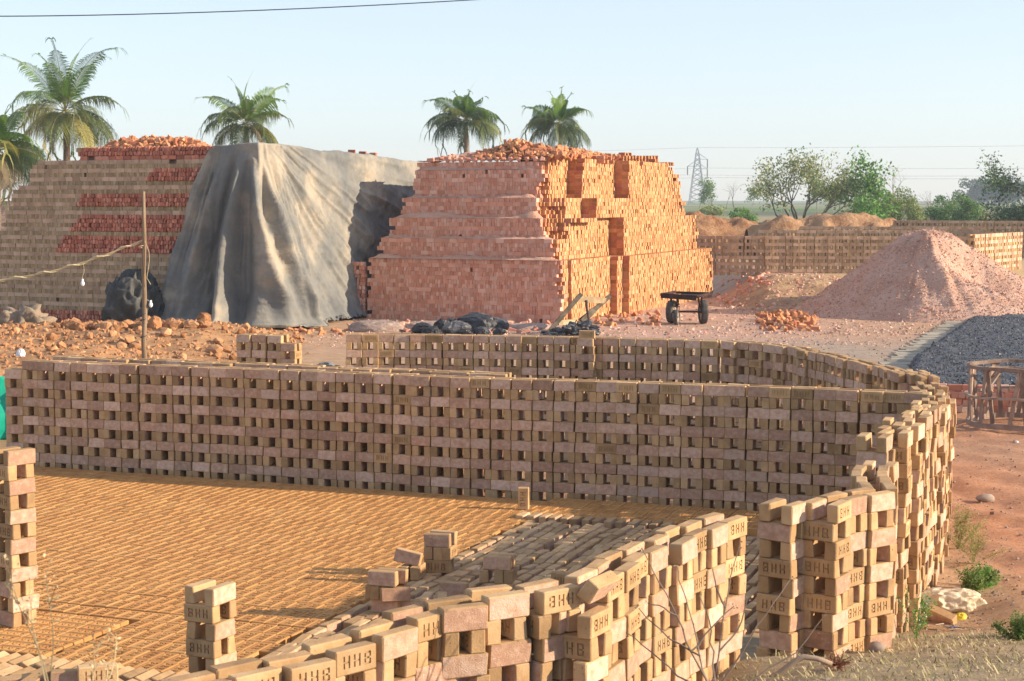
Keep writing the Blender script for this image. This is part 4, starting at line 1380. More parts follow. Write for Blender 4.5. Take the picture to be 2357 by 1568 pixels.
# ------------------------------------------------------------------ heap of crushed pink brick
HX, HY = PD(2138, 560, 50.5)[0], 50.5
def pink(X, Y):
    dx = (X - HX); dy = (Y - HY)
    a = np.arctan2(dy, dx)
    rx = np.where(dx < 0, 4.15, 4.9); ry = 4.0
    r = np.sqrt((dx / rx) ** 2 + (dy / ry) ** 2)
    r = r * (1 + .07 * vnoise(a * 2.2, a * 0, seed=5))
    h = 2.62 * (np.clip(1 - r, 0, 1) ** 1.05) + .30 * np.clip(1.12 - r, 0, 1) ** 2
    h = np.where(h > 2.45, 2.45 + (h - 2.45) * .3, h)
    # scooped hollow on the near right flank and a second crest
    h = h - .8 * np.exp(-(((dx - 1.1) / .9) ** 2 + ((dy + 1.3) / .75) ** 2)) - .26 * np.exp(-(((dx - 2.3) / 1.3) ** 2 + ((dy + 1.4) / .5) ** 2))
    h = h + .22 * np.exp(-(((dx + .15) / .22) ** 2 + ((dy + 1.7) / 1.1) ** 2)) * (h > .4)
    w = sstep(.0, .5, h)
    h = h + w * (.10 * fbm(X * .9, Y * .9, seed=101) + .05 * fbm(X * 3, Y * 3, seed=102) + .03 * fbm(X * 10, Y * 10, seed=103) + .05 * (1 - np.abs(vnoise(a * 14, r * 1.5, seed=104)) * 2) * np.clip(1.2 - r, 0, 1))
    return ground_z(X, Y) * (1 - sstep(.2, .9, h)) * .6 + h - .06
X, Y = np.meshgrid(np.arange(HX - 5.2, HX + 6.2, .055), np.arange(HY - 5.0, HY + 4.6, .07), indexing='ij')
o = link('brick_dust_heap', grid_mesh('brick_dust_heap', X, Y, pink(X, Y), [M['pink_dust']]))
tag(o, 'big conical heap of crushed pink brick beside the bed of coal', 'dust heap', kind='thing')

def scatter(name, n, fn, size, mt, seed, kind='stuff', parent=None, shape='rock', label=None, cat=None):
    """many small stones joined into one mesh; fn gives (x, y, z) arrays"""
    r = np.random.default_rng(seed)
    x, y, z = fn(r, n)
    n = len(x)
    base = np.array([[1, 0, 0], [-1, 0, 0], [0, 1, 0], [0, -1, 0], [0, 0, 1], [0, 0, -1]], float)
    fc = np.array([[0, 2, 4], [2, 1, 4], [1, 3, 4], [3, 0, 4], [2, 0, 5], [1, 2, 5], [3, 1, 5], [0, 3, 5]])
    s = size[0] + (size[1] - size[0]) * r.random(n) ** 2.5
    q = r.normal(size=(n, 3, 3)); Q = np.linalg.qr(q)[0]
    sc3 = s[:, None] * (.55 + .6 * r.random((n, 3)))
    V = base[None] * (1 + .25 * r.normal(size=(n, 6, 1))) * sc3[:, None, :]
    V = np.einsum('nij,nvj->nvi', Q, V) + np.stack([x, y, z], -1)[:, None, :]
    L = (fc[None] + (np.arange(n) * 6)[:, None, None]).ravel()
    tint = np.repeat(r.random(n), 8)
    off_ = np.array(parent.location) if parent is not None else np.zeros(3)
    me = np_mesh(name, V.reshape(-1, 3) - off_, L, np.full(n * 8, 3), [mt], None, tint)
    o = link(name, me, parent, off_ if parent is not None else None)
    return tag(o, label, cat, kind=kind)

def on_pink(r, n):
    a = r.random(n) * 6.283; q = r.random(n) ** .5 * 1.15
    x = HX + np.cos(a) * q * 4.6; y = HY - .2 + np.sin(a) * q * 4.3
    return x, y, pink(x[:, None], y[:, None])[:, 0] + .005
scatter('brick_grit', 34000, on_pink, (.008, .040), M['pink_grit'], 1)
def px_area(u0, u1, v0, v1, zf=None):
    def f(r, n):
        u = u0 + (u1 - u0) * r.random(n); v = v0 + (v1 - v0) * r.random(n)
        k = F * math.cos(PITCH); yy = np.zeros(n); xx = np.zeros(n)
        dyp = -(v - 784.0); c, s = math.cos(PITCH), math.sin(PITCH)
        d2 = -F * s + dyp * c; d1 = F * c + dyp * s
        t = -HC / d2
        xx = (u - 1178.5) * t; yy = d1 * t
        zz = (zf(xx, yy) if zf else ground_z(xx, yy))
        return xx, yy, zz
    return f
scatter('rubble', 4200, px_area(800, 2250, 700, 772), (.012, .075), M['pink_grit'], 2)
scatter('rubble', 2600, px_area(560, 2100, 760, 800), (.01, .05), M['pink_grit'], 3)
scatter('pebbles', 2600, px_area(1650, 2357, 900, 1440), (.006, .026), M['stone'], 4)
scatter('pebbles', 2000, px_area(1500, 2250, 735, 900), (.008, .035), M['coal_bit'], 5)
def on_spoil(r, n):
    x = -13 + 8.5 * r.random(n); y = 28 + 14 * r.random(n)
    return x, y, spoil(x[:, None], y[:, None])[:, 0]
scatter('clod_crumbs', 7000, on_spoil, (.012, .09), M['dirt_clod'], 6)
def on_bank2(r, n):
    x = 6.7 + 5.5 * r.random(n); y = 49 + 8 * r.random(n)
    return x, y, bank2(x[:, None], y[:, None])[:, 0]
scatter('rubble', 1800, on_bank2, (.02, .10), M['pink_grit'], 7)

def rubble_pile(label, u0, u1, v0, v1, n, fam, zf, hgt=.2, seed=0, tm=('half', 'chip', 'half')):
    q = P((u0 + u1) / 2, (v0 + v1) / 2, 0)
    root = thing('rubble_pile', label, 'brick rubble', (q[0], q[1], 0))
    bs = Bricks(fam); f = px_area(u0, u1, v0, v1)
    rr = np.random.default_rng(seed); x, y, z = f(rr, n)
    cx, cy = x.mean(), y.mean(); sx, sy = (x.max() - x.min()) / 2, (y.max() - y.min()) / 2
    for i in range(n):
        r = math.hypot((x[i] - cx) / sx, (y[i] - cy) / sy)
        zz = zf(x[i], y[i]) + .02 + hgt * max(0, 1 - r) * U(.2, 1)
        ax = Vector((G(0, 1), G(0, 1), G(0, 1))).normalized()
        m4 = Matrix.Translation((x[i], y[i], zz)) @ Matrix.Rotation(U(0, 6.28), 4, ax)
        bs.put(random.choice(tm) + str(random.randrange(6)), m4, 1 / dist((x[i], y[i], zz)))
    bs.finish(root, 150, mass='brick_rubble')
gz1 = lambda x, y: float(ground_z(np.array([[x]]), np.array([[y]]))[0, 0])
b21 = lambda x, y: float(bank2(np.array([[x]]), np.array([[y]]))[0, 0])
rubble_pile('heap of broken red brick lying left of the pink dust heap', 1745, 1880, 722, 764, 130, 'fired', gz1, .35, 3)
rubble_pile('scattered broken bricks at the foot of the fired clamp, under the tipped frame', 1290, 1520, 718, 752, 60, 'fired', gz1, .05, 4)
rubble_pile('brick bats lying along the front foot of the fired clamp', 840, 1260, 742, 768, 70, 'front', gz1, .03, 5)
rubble_pile('rubble with broken bricks on the straw-coloured bank right of the fired clamp', 1650, 1770, 668, 705, 55, 'front', b21, .1, 6)
rubble_pile('broken bricks below the end of the tarpaulin', 640, 800, 760, 772, 22, 'fired', gz1, .02, 8)
# sand spilled at the foot of the fired clamp
for i, (u, v, sx, sy, sz) in enumerate(((1010, 760, .9, .5, .34), (870, 762, .75, .5, .42), (1215, 757, .7, .4, .22))):
    q = P(u, v, 0)
    bundle('sand_pile', (q[0], q[1], -.02), sx, sy, sz * .72, M['grey_dust'], 40 + i, ['low pile of grey grit at the foot of the fired clamp, behind the coal lumps', 'pile of grey grit beside the lower left corner of the fired clamp', 'small spill of grey grit right of the coal lumps'][i], 'grit pile', n=90, f=2.6, amp=.05)

# ------------------------------------------------------------------ coal
def coal_lumps(label, items, sub=2):
    q = items[0][0]
    root = thing('coal_heap', label, 'coal', (q[0], q[1], 0))
    for i, (c, r) in enumerate(items):
        rock('coal_lump', c, r, M['coal'], 300 + i * 7 + len(label), sub, .36, parent=root, facet=True, fr=1.1)
L_ = []
for (u, v, rx, rz, Y) in ((1100, 747, .62, .34, 43.4), (1140, 752, .40, .27, 43.8), (1052, 762, .42, .25, 42.7), (1020, 750, .30, .22, 43.3), (975, 764, .34, .2, 42.8), (995, 770, .3, .15, 42.4), (1075, 772, .3, .14, 42.3), (1110, 774, .3, .16, 42.3), (1150, 772, .2, .13, 42.4), (1040, 742, .2, .16, 43.6)):
    p = PD(u, v, Y); L_.append(((p[0], Y, max(p[2], rz * .5)), (rx, rx * .8, rz)))
coal_lumps('pile of big black coal boulders in front of the fired clamp', L_, 8)
L_ = []
for i in range(110):
    t = U(0, 1); u = 1250 + 125 * t; top = 775 - 30 * math.sin(min(1, (t * 1.15)) * math.pi * .62)
    Y = U(41.6, 43.0); z = max(.04, PD(u, top, 42.3)[2] * U(.1, 1)); r = U(.05, .13)
    L_.append(((PD(u, top, Y)[0], Y, z), (r * 1.4, r, r * .7)))
coal_lumps('heap of small black coal pieces under the tipped wooden frame', L_, 1)
L_ = []
for i in range(26):
    u = U(748, 800); Y = U(30, 32.5); r = U(.06, .14)
    L_.append(((PD(u, 800, Y)[0], Y, U(.02, .25)), (r * 1.5, r, r * .8)))
coal_lumps('dark coal pieces behind the left end of the back wall', L_, 1)
q = PD(775, 842, 29.2)
mb = MB(); mb.tube([(q[0] - .25, q[1], .33), (q[0], q[1], .36), (q[0] + .2, q[1], .38)], [.05, .07, .05], 8)
tag(mb.build('red_sheet', M['red_sheet'], origin=(q[0], q[1], .3)), 'scrap of red plastic behind the left end of the back wall', 'plastic scrap')

# coal bed at the right, behind a low red wall
cb = [XY(P(u, v, 0)) for u, v in ((2075, 905), (2085, 846), (2160, 790), (2235, 735), (2262, 717))]
cbx = np.array([p[0] for p in cb]); cby = np.array([p[1] for p in cb])
def coalf(X, Y):
    xl = np.interp(Y, cby, cbx)
    e = sstep(-.02, .28, X - xl + .10 * fbm(X * 2, Y * 2, seed=111)) * sstep(27.4, 27.6, Y) * (1 - sstep(50.5, 51.6, Y))
    return ground_z(X, Y) * 0 + e * (.30 - .006 * (Y - 27)) + .05 * e * fbm(X * 1.2, Y * 1.2, seed=112) + .045 * e * fbm(X * 6, Y * 6, seed=113) - .05 * (1 - e)
X, Y = np.meshgrid(np.arange(5.9, 19, .07), np.arange(27.3, 52, .10), indexing='ij')
o = link('coal_bed', grid_mesh('coal_bed', X, Y, coalf(X, Y), [M['coal_bed']]))
tag(o, 'broad dark bed of crushed coal behind the low red brick wall', 'coal', kind='thing')
def on_coal(r, n):
    y = 27.5 + 24 * r.random(n) ** 1.3; x = np.interp(y, cby, cbx) + .05 + 10 * r.random(n)
    return x, y, coalf(x[:, None], y[:, None])[:, 0] + .006
scatter('coal_grit', 38000, on_coal, (.008, .032), M['coal_bit'], 12)
# pale slabs along its left edge
mb_root = thing('edging', 'pale stone slabs laid along the left edge of the coal bed', 'edging', (*cb[2], 0))
for i in range(64):
    y = 28.2 + i * .36
    x = np.interp(y, cby, cbx) - .22 + G(0, .05)
    mb = MB(); mb.box((x, y, .03 + G(0, .004)), .62 + G(0, .08), .33, .05, Matrix.Rotation(G(-.1, .06), 3, 'Z'))
    mb.build('slab', M['strip'], mb_root)
# low red wall
rp = [XY(P(u, v, .46)) for u, v in ((2120, 884), (2357, 889), (2500, 893))]
root = thing('low_brick_wall', 'low dry-stacked wall of fired red bricks in front of the coal bed', 'brick wall', (*rp[0], 0)); root['kind'] = 'thing'
bs = Bricks('front')
cols = resample(rp, .12)
for k in range(4):
    for i, (p, T) in enumerate(cols):
        if k == 0 and i % 5 in (1, 2): continue
        Nn = Vector((T.y, -T.x, 0))
        if k % 2 == 1 or k == 0:
            if i % 2: continue
            pos = p + Nn * G(0, .008) + UP * (k * .116 + .058)
            m4 = fmat(pos + Vector((0, .04, 0)), Nn, UP, (0, G(0, .01), G(0, .03)))
        else:
            pos = p + Vector((0, .1, 0)) + UP * (k * .116 + .058)
            m4 = fmat(pos, UP, T, (0, 0, G(0, .04)))
            m4 = fmat(pos, T, UP, (0, 0, G(0, .04))) @ Matrix.Diagonal((1, 1.45, 1, 1))
        bs.put('chip%d' % random.randrange(6), m4, 1)
bs.finish(root, 300)

# ------------------------------------------------------------------ far drying walls on the right
def far_wall(pts, Zb, n, label, pitch=.245, kind='box', h0=0, face=-1, fam='raw'):  # default darker brick family puts shade into these walls' colour; the sunlit wall stays lighter
    c = off(pts, .1175 * (1 if face < 0 else -1))
    root = thing('drying_wall', label, 'brick wall', (*c[len(c) // 2], Zb), 'far drying walls')
    bs = Bricks(fam)
    for i, (p, T) in enumerate(resample(c, pitch)):
        Nn = Vector((T.y, -T.x, 0)) * (1 if face < 0 else -1)
        column(bs, p + Nn * G(0, .01), T, Nn, n, Zb, 0, 1.3, kind=kind)
    bs.finish(root, 300); root['kind'] = 'thing'
Zb = .84
def AT(l, Y0, Y1=None):
    Y1 = Y1 or Y0; n = len(l)
    return [XY(PD(u, 540, Y0 + (Y1 - Y0) * i / max(1, n - 1))) for i, u in enumerate(l)]
far_wall(AT((1600, 1700, 1900, 2050, 2170, 2242), 59.5, 58.2), .76, 12, 'far long drying wall right behind the pink dust heap, nearest of the far walls')
a_ = AT((2243, 2354), 58.0, 62.5)
far_wall(a_, .84, 12, 'sunlit far drying wall whose bright face turns right, beyond the pink heap', fam='clay')
far_wall(AT((1745, 1900, 2050, 2200, 2265), 64.5, 63.5), .88, 12, 'second of the far drying walls, just showing above the nearest one')
far_wall(AT((1840, 2000, 2150, 2275), 70.5, 69.0), .93, 12, 'third of the far drying walls, ending before the right edge')
far_wall(AT((1922, 2050, 2200, 2420), 77, 72), .9, 14, 'highest and farthest of the drying walls, running out of the right edge')

# ------------------------------------------------------------------ three-wheeled cart
def wheel(root, c, R_, w, ax, name='wheel'):
    """ax unit vector of the axle"""
    ax = Vector(ax).normalized(); s = ax.cross(UP).normalized(); up = UP
    def ring(prof, mt, nm, par):
        n = 28; vs = []; fs = []
        m = len(prof)
        for i in range(n):
            a = 2 * math.pi * i / n
            d = s * math.cos(a) + up * math.sin(a)
            for (r, o_) in prof:
                p = Vector(c) + d * r + ax * o_; vs.append(tuple(p))
        for i in range(n):
            for k in range(m):
                k2 = (k + 1) % m; i2 = (i + 1) % n
                fs.append((i * m + k, i * m + k2, i2 * m + k2, i2 * m + k))
        mb = MB(); mb.add(vs, fs); return mb.build(nm, mt, par, smooth=True)
    pts = [(R_ * .70, -w * .36), (R_ * .84, -w * .52), (R_ * .95, -w * .45), (R_, -w * .24), (R_ * .985, -w * .05), (R_ * .985, w * .05), (R_, w * .24), (R_ * .95, w * .45), (R_ * .84, w * .52), (R_ * .70, w * .36)]
    h = thing_part(name, root, c)
    ring(pts, M['rubber'], 'tyre', h)
    ring([(R_ * .70, -w * .34), (R_ * .66, -w * .28), (R_ * .3, -w * .12), (R_ * .12, -w * .14), (R_ * .12, w * .14), (R_ * .3, w * .12), (R_ * .66, w * .28), (R_ * .70, w * .34)], M['rim'], 'rim', h)
    mb = MB(); mb.tube([Vector(c) - ax * w * .4, Vector(c) + ax * w * .4], R_ * .13, 10); mb.build('hub', M['steel_dark'], h)
def thing_part(name, root, c):
    h = bpy.data.objects.new(name, None); C.objects.link(h); h.parent = root; h.empty_display_size = .05
    h.location = Vector(c) - Vector(root.location)
    # children are built relative to its world place
    class _: pass
    h['_w'] = 0; del h['_w']
    _world[h.name] = Vector(c)
    return h
_world = {}
_ob = MB.build
def build2(s, name, mats, parent=None, smooth=False, origin=None):
    if parent is not None and parent.name in _world:
        if not isinstance(mats, (list, tuple)): mats = [mats]
        base = _world[parent.name]
        s.v = [(v[0] - base.x, v[1] - base.y, v[2] - base.z) for v in s.v]
        o = bpy.data.objects.new(name, s.mesh(name, mats, smooth)); C.objects.link(o); o.parent = parent
        return o
    return _ob(s, name, mats, parent, smooth, origin)
MB.build = build2
cc0 = Vector(P(1580, 745, 0))
root = thing('brick_cart', 'three-wheeled hand cart with a dark steel platform beside the fired clamp', 'cart', tuple(cc0))
cx_ = Vector((.985, -.17, 0)); cy_ = Vector((.17, .985, 0))
def cp(a, b, z): return cc0 + cx_ * a + cy_ * b + UP * z
wheel(root, cp(-.42, .15, .32), .32, .19, cx_ * 1 + cy_ * -.22)
wheel(root, cp(.46, .02, .33), .33, .19, cx_ * 1 + cy_ * .25)
wheel(root, cp(-.24, -.52, .21), .21, .12, cx_ * 1 + cy_ * -.1)
mb = MB()
mb.beam(cp(-.68, -.45, .80), cp(.30, -.45, .74), .05, .14, 0); mb.build('front_rail', M['steel_dark'], root)
mb = MB(); mb.beam(cp(.30, -.45, .77), cp(.62, .75, .80), .04, .07); mb.beam(cp(-.68, -.45, .82), cp(-.36, .75, .84), .04, .07); mb.beam(cp(-.36, .75, .82), cp(.62, .75, .80), .04, .07); mb.build('side_rail', M['steel_dark'], root)
mb = MB()
mb.beam(cp(-.19, -.48 + .62, .775), cp(.46, .14, .765), 1.18, .018); mb.build('platform', M['steel_dark'], root)
mb = MB(); mb.beam(cp(-.42, .15, .32), cp(.46, .02, .33), .06, .05); mb.build('axle', M['steel_dark'], root)
mb = MB(); mb.beam(cp(.34, -.40, .72), cp(.42, 0, .36), .05, .03); mb.beam(cp(.40, .2, .72), cp(.42, 0, .36), .05, .03); mb.beam(cp(-.42, -.1, .76), cp(-.42, .15, .36), .05, .03); mb.build('strut', M['steel_dark'], root)
mb = MB(); mb.tube([cp(-.22, -.40, .74), cp(-.22, -.46, .56), cp(-.25, -.48, .48)], [.05, .06, .05], 8); mb.beam(cp(-.31, -.48, .5), cp(-.31, -.52, .21), .05, .015); mb.beam(cp(-.17, -.48, .5), cp(-.17, -.52, .21), .05, .015); mb.beam(cp(-.33, -.48, .5), cp(-.15, -.48, .5), .06, .02); mb.build('fork', M['steel_dark'], root)

# tipped wooden frame
f0 = Vector(P(1300, 764, 0))
root = thing('tipped_barrow', 'tipped wooden barrow frame leaning in front of the fired clamp corner', 'barrow', tuple(f0))
def fp(u, v, Y): return Vector(PD(u, v, Y))
mb = MB(); mb.beam(fp(1260, 768, 42.2), fp(1336, 679, 43.3), .11, .13, up=(0, 1, 0)); mb.build('beam', M['wood_dark'], root)
mb = MB(); mb.beam(fp(1325, 752, 43.2), fp(1402, 683, 44.3), .11, .13, up=(0, 1, 0)); mb.build('beam', M['wood_dark'], root)
mb = MB(); mb.beam(fp(1328, 688, 43.2), fp(1392, 692, 44.1), .15, .09, up=(0, 1, 0)); mb.build('cross_bar', M['wood_pale'], root)
mb = MB(); mb.beam(fp(1284, 743, 42.6), fp(1325, 741, 43.2), .13, .09, up=(0, 1, 0)); mb.build('cross_bar', M['wood_pale'], root)
mb = MB(); mb.beam(fp(1340, 742, 43.3), fp(1366, 714, 43.7), .16, .07, up=(0, 1, 0)); mb.beam(fp(1335, 735, 43.5), fp(1380, 700, 44.1), .05, .1, up=(0, 1, 0)); mb.build('board', M['wood_dark'], root)
mb = MB(); mb.tube([fp(1350, 692, 43.4), fp(1351, 712, 43.3), fp(1354, 728, 43.1), fp(1357, 748, 42.9)], [.035, .03, .028, .035], 8); mb.build('iron_hook', M['steel_dark'], root)

# ------------------------------------------------------------------ round wooden cage at the right edge
c0 = Vector(P(2352, 982, 0)); c0.z = 0
Rr = .82
root = thing('wooden_cage', 'round cage of wooden slats standing on the red yard at the right edge', 'wooden cage', tuple(c0))
cH = .92
def ringm(R_, z, h, th, tilt=0.0, n=40, name='ring'):
    vs = []; fs = []
    for i in range(n):
        a = 2 * math.pi * i / n
        for (r, dz) in ((R_, -h / 2), (R_, h / 2), (R_ - th, h / 2), (R_ - th, -h / 2)):
            vs.append((c0.x + math.cos(a) * r, c0.y + math.sin(a) * r, z + dz + tilt * math.cos(a) + .008 * math.sin(5 * a)))
    for i in range(n):
        for k in range(4):
            fs.append((i * 4 + k, ((i + 1) % n) * 4 + k, ((i + 1) % n) * 4 + (k + 1) % 4, i * 4 + (k + 1) % 4))
    mb = MB(); mb.add(vs, fs); mb.build(name, M['bamboo'], root)
ringm(Rr, cH, .05, .075); ringm(Rr + .03, .50, .035, .05, .02); ringm(Rr, .07, .08, .04)
ringm(Rr * .62, .84, .03, .04, -.04, name='inner_ring')
for i in range(20):
    a = 2 * math.pi * i / 20 + .1; lean = (.17 if i % 2 else -.13) + G(0, .04)
    b = a + lean
    mb = MB()
    mb.beam((c0.x + math.cos(a) * (Rr - .03), c0.y + math.sin(a) * (Rr - .03), .05), (c0.x + math.cos(b) * (Rr - .03), c0.y + math.sin(b) * (Rr - .03), cH + U(-.02, .05)), .062, .026, up=(math.cos(a), math.sin(a), 0))
    mb.build('slat', M['bamboo'], root)
for i in range(4):
    a = 2 * math.pi * i / 4 + .5
    mb = MB(); mb.beam((c0.x + math.cos(a) * Rr, c0.y + math.sin(a) * Rr, .5), (c0.x + math.cos(a) * Rr * .6, c0.y + math.sin(a) * Rr * .6, .84), .05, .025); mb.build('spoke', M['bamboo'], root)

# ------------------------------------------------------------------ pole, ropes, lamps
pb = P(333, 905, 0)
root = thing('wooden_pole', 'rough wooden pole standing in front of the left clamp with a cable tied to it', 'pole', pb)
ptop = Vector(PD(331, 441, pb[1]))
pts = [];
for i in range(9):
    t = i / 8
    pts.append((pb[0] + (ptop.x - pb[0]) * t + .012 * math.sin(i * 2.3), pb[1] + .01 * math.cos(i * 1.7), ptop.z * t))
mb = MB(); mb.tube(pts, [.047, .045, .043, .045, .040, .038, .036, .034, .028], 10); mb.build('post', M['wood'], root, smooth=True)
for i, z in enumerate((1.35, 1.25, .95, 2.55)):
    mb = MB(); x = pb[0] + .0
    pz = [(x + .055 * math.cos(a), pb[1] + .055 * math.sin(a), z + .012 * a) for a in np.linspace(0, 6.28, 12)]
    mb.tube(pz, .008, 5); mb.build('binding', M['rope'] if i == 3 else M['wire'], root)
rA = Vector(PD(332, 552, pb[1])); rB = Vector(PD(192, 603, pb[1])); rC = Vector(PD(-60, 652, pb[1]))
for k, dd in enumerate((0, .03)):
    pts = []
    for i in range(30):
        t = i / 29; p = rA.lerp(rC, t) + UP * (-.22 * math.sin(t * math.pi) * .62) + Vector((0, dd * math.sin(t * 40), dd * math.cos(t * 40 + k)))
        pts.append(tuple(p))
    mb = MB(); mb.tube(pts, .013, 5); o = mb.build('cable', M['rope'], origin=tuple(rA))
    tag(o, ['yellowish twisted cable running from the pole to the left edge, lower strand', 'thin second strand wound round the yellowish cable left of the pole'][k], 'cable')
def lamp(u0, v0, u, v, label):
    Y = pb[1]
    a = Vector(PD(u0, v0, Y)); b = Vector(PD(u, v, Y))
    root = thing('bulb_holder', label, 'light bulb', tuple(b))
    mb = MB(); mb.tube([a, a.lerp(b, .4) + Vector((.02, 0, 0)), a.lerp(b, .75) - Vector((.01, 0, 0)), b + UP * .06], .005, 5); mb.build('wire', M['rope'], root)
    mb = MB(); mb.tube([b + UP * .06, b + UP * .045, b + UP * .02], [.013, .02, .02], 10); mb.build('socket', M['white'], root)
    mb = MB(); mb.tube([b + UP * .02, b, b - UP * .03, b - UP * .055, b - UP * .07], [.018, .032, .036, .026, .008], 12); mb.build('bulb', M['white'], root, smooth=True)
    return root
a = rA.lerp(rC, .36)
lamp(192, 607, 190, 650, 'white bulb hanging from the cable between the pole and the left edge')
lamp(338, 690, 347, 699, 'white bulb tied against the wooden pole')
mb = MB()
mb.tube([PD(334, 555, pb[1] - .05), PD(343, 580, pb[1] - .05), PD(344, 600, pb[1] - .05), PD(338, 640, pb[1] - .05), PD(347, 655, pb[1] - .05)], .006, 5)
tag(mb.build('wire', M['rope'], origin=PD(334, 555, pb[1])), 'loose end of thin cord dangling down the wooden pole', 'cord')
# overhead line crossing the top of the picture
mb = MB()
a = Vector(PD(-500, 36, 26)); b = Vector(PD(1500, -30, 31)); pts = []
for i in range(40):
    t = i / 39; u = -500 + 2000 * t
    v = 37.5 - 38 * max(0, (u - 0) / 1095) ** 1.7 if u > 0 else 37.5 - .002 * u
    pts.append(PD(u, v, 26 + 5 * t))
mb.tube(pts, .010, 6)
tag(mb.build('overhead_cable', M['wire'], origin=tuple(a)), 'thin dark cable crossing the sky at the top left', 'cable')

# odds and ends at the left wall end
q = PD(48, 826, 21.9)
bundle('plastic_scrap', (q[0], 21.9, 1.36), .05, .03, .08, M['white'], 9, 'scrap of white plastic on the far end of the left wall', 'plastic scrap', n=40, f=2.5, amp=.3)
q = P(-25, 1032, 0)
X, Z = np.meshgrid(np.linspace(-1.6, .62, 30), np.linspace(0, 1, 20), indexing='ij')
X = X + q[0]; Yc = 23.6 + .07 * np.sin(X * 6) + .05 * fbm(X * 3, Z * 3, seed=3)
o = link('green_sheet', grid_mesh('green_sheet', X, Yc, Z * (.88 + .05 * np.sin(X * 4)), [M['green_sheet']]))
s_ = o.modifiers.new('t', 'SOLIDIFY'); s_.thickness = .01
tag(o, 'bright green plastic sheet behind the left end of the long wall', 'plastic sheet')
# ------------------------------------------------------------------ coconut palms
def frond_arrays(L, az, el0, droop, seed, nl=66, ll=.62, twist=0.0):
    """rachis points and drooping leaflets of one palm frond starting at the origin"""
    r = random.Random(seed)
    pts = []; p = Vector((0, 0, 0)); el = el0; n = 14
    h = Vector((math.cos(az), math.sin(az), 0))
    for i in range(n + 1):
        pts.append(p.copy())
        el -= droop * (i / n) ** .8 / n * 2
        p = p + (h * math.cos(el) + UP * math.sin(el)) * (L / n)
    side0 = Vector((-h.y, h.x, 0))
    V = []; Fs = []
    for k in range(nl):
        t = .14 + .86 * k / (nl - 1)
        fi = t * n; i = min(int(fi), n - 1); q = pts[i].lerp(pts[i + 1], fi - i)
        d = (pts[i + 1] - pts[i]).normalized()
        side = (side0 * math.cos(twist) + d.cross(side0) * math.sin(twist)).normalized()
        up = d.cross(side) * -1
        if up.z < 0: up = -up
        ln = ll * (math.sin(min(1, t * 1.15 + .12) * math.pi) ** .5 * .95 + .12) * r.uniform(.85, 1.1) if t < .97 else ll * .55
        for s in (-1, 1):
            fw = .45 + .5 * t ** 3
            v = (side * s * (.95 - .2 * t ** 3) + d * fw + up * .12).normalized()
            w = .019 + .009 * r.random()
            wd = d * w
            if t > .9: wd = side * w
            a = q; b = q + v * ln * .45; dr = -UP * ln * (.22 + .34 * r.random() + .12 * t) * (1 - .85 * max(0, d.z)) 
            c = q + v * ln * .85 + dr
            e = q + v * ln * .98 + dr * 2.0
            o = len(V)
            V += [a - wd * .5, a + wd * .5, b + wd, b - wd, c + wd * .7, c - wd * .7, e]
            Fs += [(o, o + 1, o + 2, o + 3), (o + 3, o + 2, o + 4, o + 5), (o + 5, o + 4, o + 6)]
    return pts, V, Fs
def palm(base, top, size, label, nf, seed, yellow=(), dry=(), name='palm_tree', tall=1.0, fall=100):
    random.seed(seed)
    root = thing(name, label, 'palm tree', tuple(base), 'coconut palms behind the clamps')
    mb = MB(); b = Vector(base); t_ = Vector(top); pts = []; rad = []
    for i in range(12):
        t = i / 11; p = b.lerp(t_, t) + Vector((.25 * math.sin(t * 2.4), 0, 0)) * size * .3
        if i == 11: p = t_
        pts.append(p); rad.append(size * (.20 - .07 * t) * (1 + .05 * (i % 2)))
    mb.tube(pts, rad, 12); mb.build('trunk', M['palm_trunk'], root, smooth=True)
    for i in range(nf):
        az = i * 2.399 + G(0, .12)
        q = i / nf
        L_j = U(.82, 1.12); el = math.radians(82 - fall * q ** .85 + G(0, 9)); L = L_j * size * 3.1 * (.75 + .3 * math.sin(q * 2.6)) * U(.92, 1.08) * (tall if q < .3 else 1)
        droop = .8 + .9 * q + U(0, .4)
        if q < .2: droop = .55 + U(0, .3)
        P_, V, Fs = frond_arrays(L, az, el, droop, seed * 100 + i, ll=size * (.86 if q > .12 else .62), twist=G(0, .5))
        mt = 'palm_yellow' if i in yellow else ('palm_dry' if i in dry else ('palm_fresh' if q < .35 else 'palm_green'))
        mb = MB(); off0 = t_ + UP * size * .1
        mb.tube([tuple(off0 + p) for p in P_], [size * .024 * (1 - .85 * k / 14) for k in range(15)], 5, 1)
        mb.add([tuple(off0 + v) for v in V], Fs, 0)
        mb.build('frond', [M[mt], M['palm_rib']], root)
    # fibre and nuts under the crown
    for i in range(5):
        a = i * 1.26; c = t_ + Vector((math.cos(a) * size * .3, math.sin(a) * size * .3, -size * .12 + G(0, .06)))
        rock('coconut', tuple(c), (size * .12,) * 3, M['palm_yellow' if i % 2 else 'palm_green'], i, 1, .05, parent=root)
def palm_at(u, vt, Y, size, label, nf, seed, **k):
    top = PD(u, vt, Y)
    palm((top[0] - .2, Y, 0.2), top, size, label, nf, seed, **k)
palm_at(150, 262, 92, 1.28, 'tallest coconut palm with yellowing lower fronds, rising behind the grey-brown clamp', 22, 11, yellow=(9, 12, 14, 17, 18), dry=(20, 21), tall=1.3, fall=122)
palm_at(-8, 352, 80, 1.0, 'coconut palm cut off by the left edge of the picture', 20, 12, yellow=(10, 14), dry=(17, 18), fall=120)
palm_at(566, 290, 100, 1.05, 'coconut palm with an upright tuft, behind the top of the grey tarpaulin', 19, 13, yellow=(13,), dry=(18,), tall=1.2, fall=110)
palm_at(1072, 282, 112, 1.05, 'dark green coconut palm behind the left half of the fired clamp', 20, 14, fall=112)
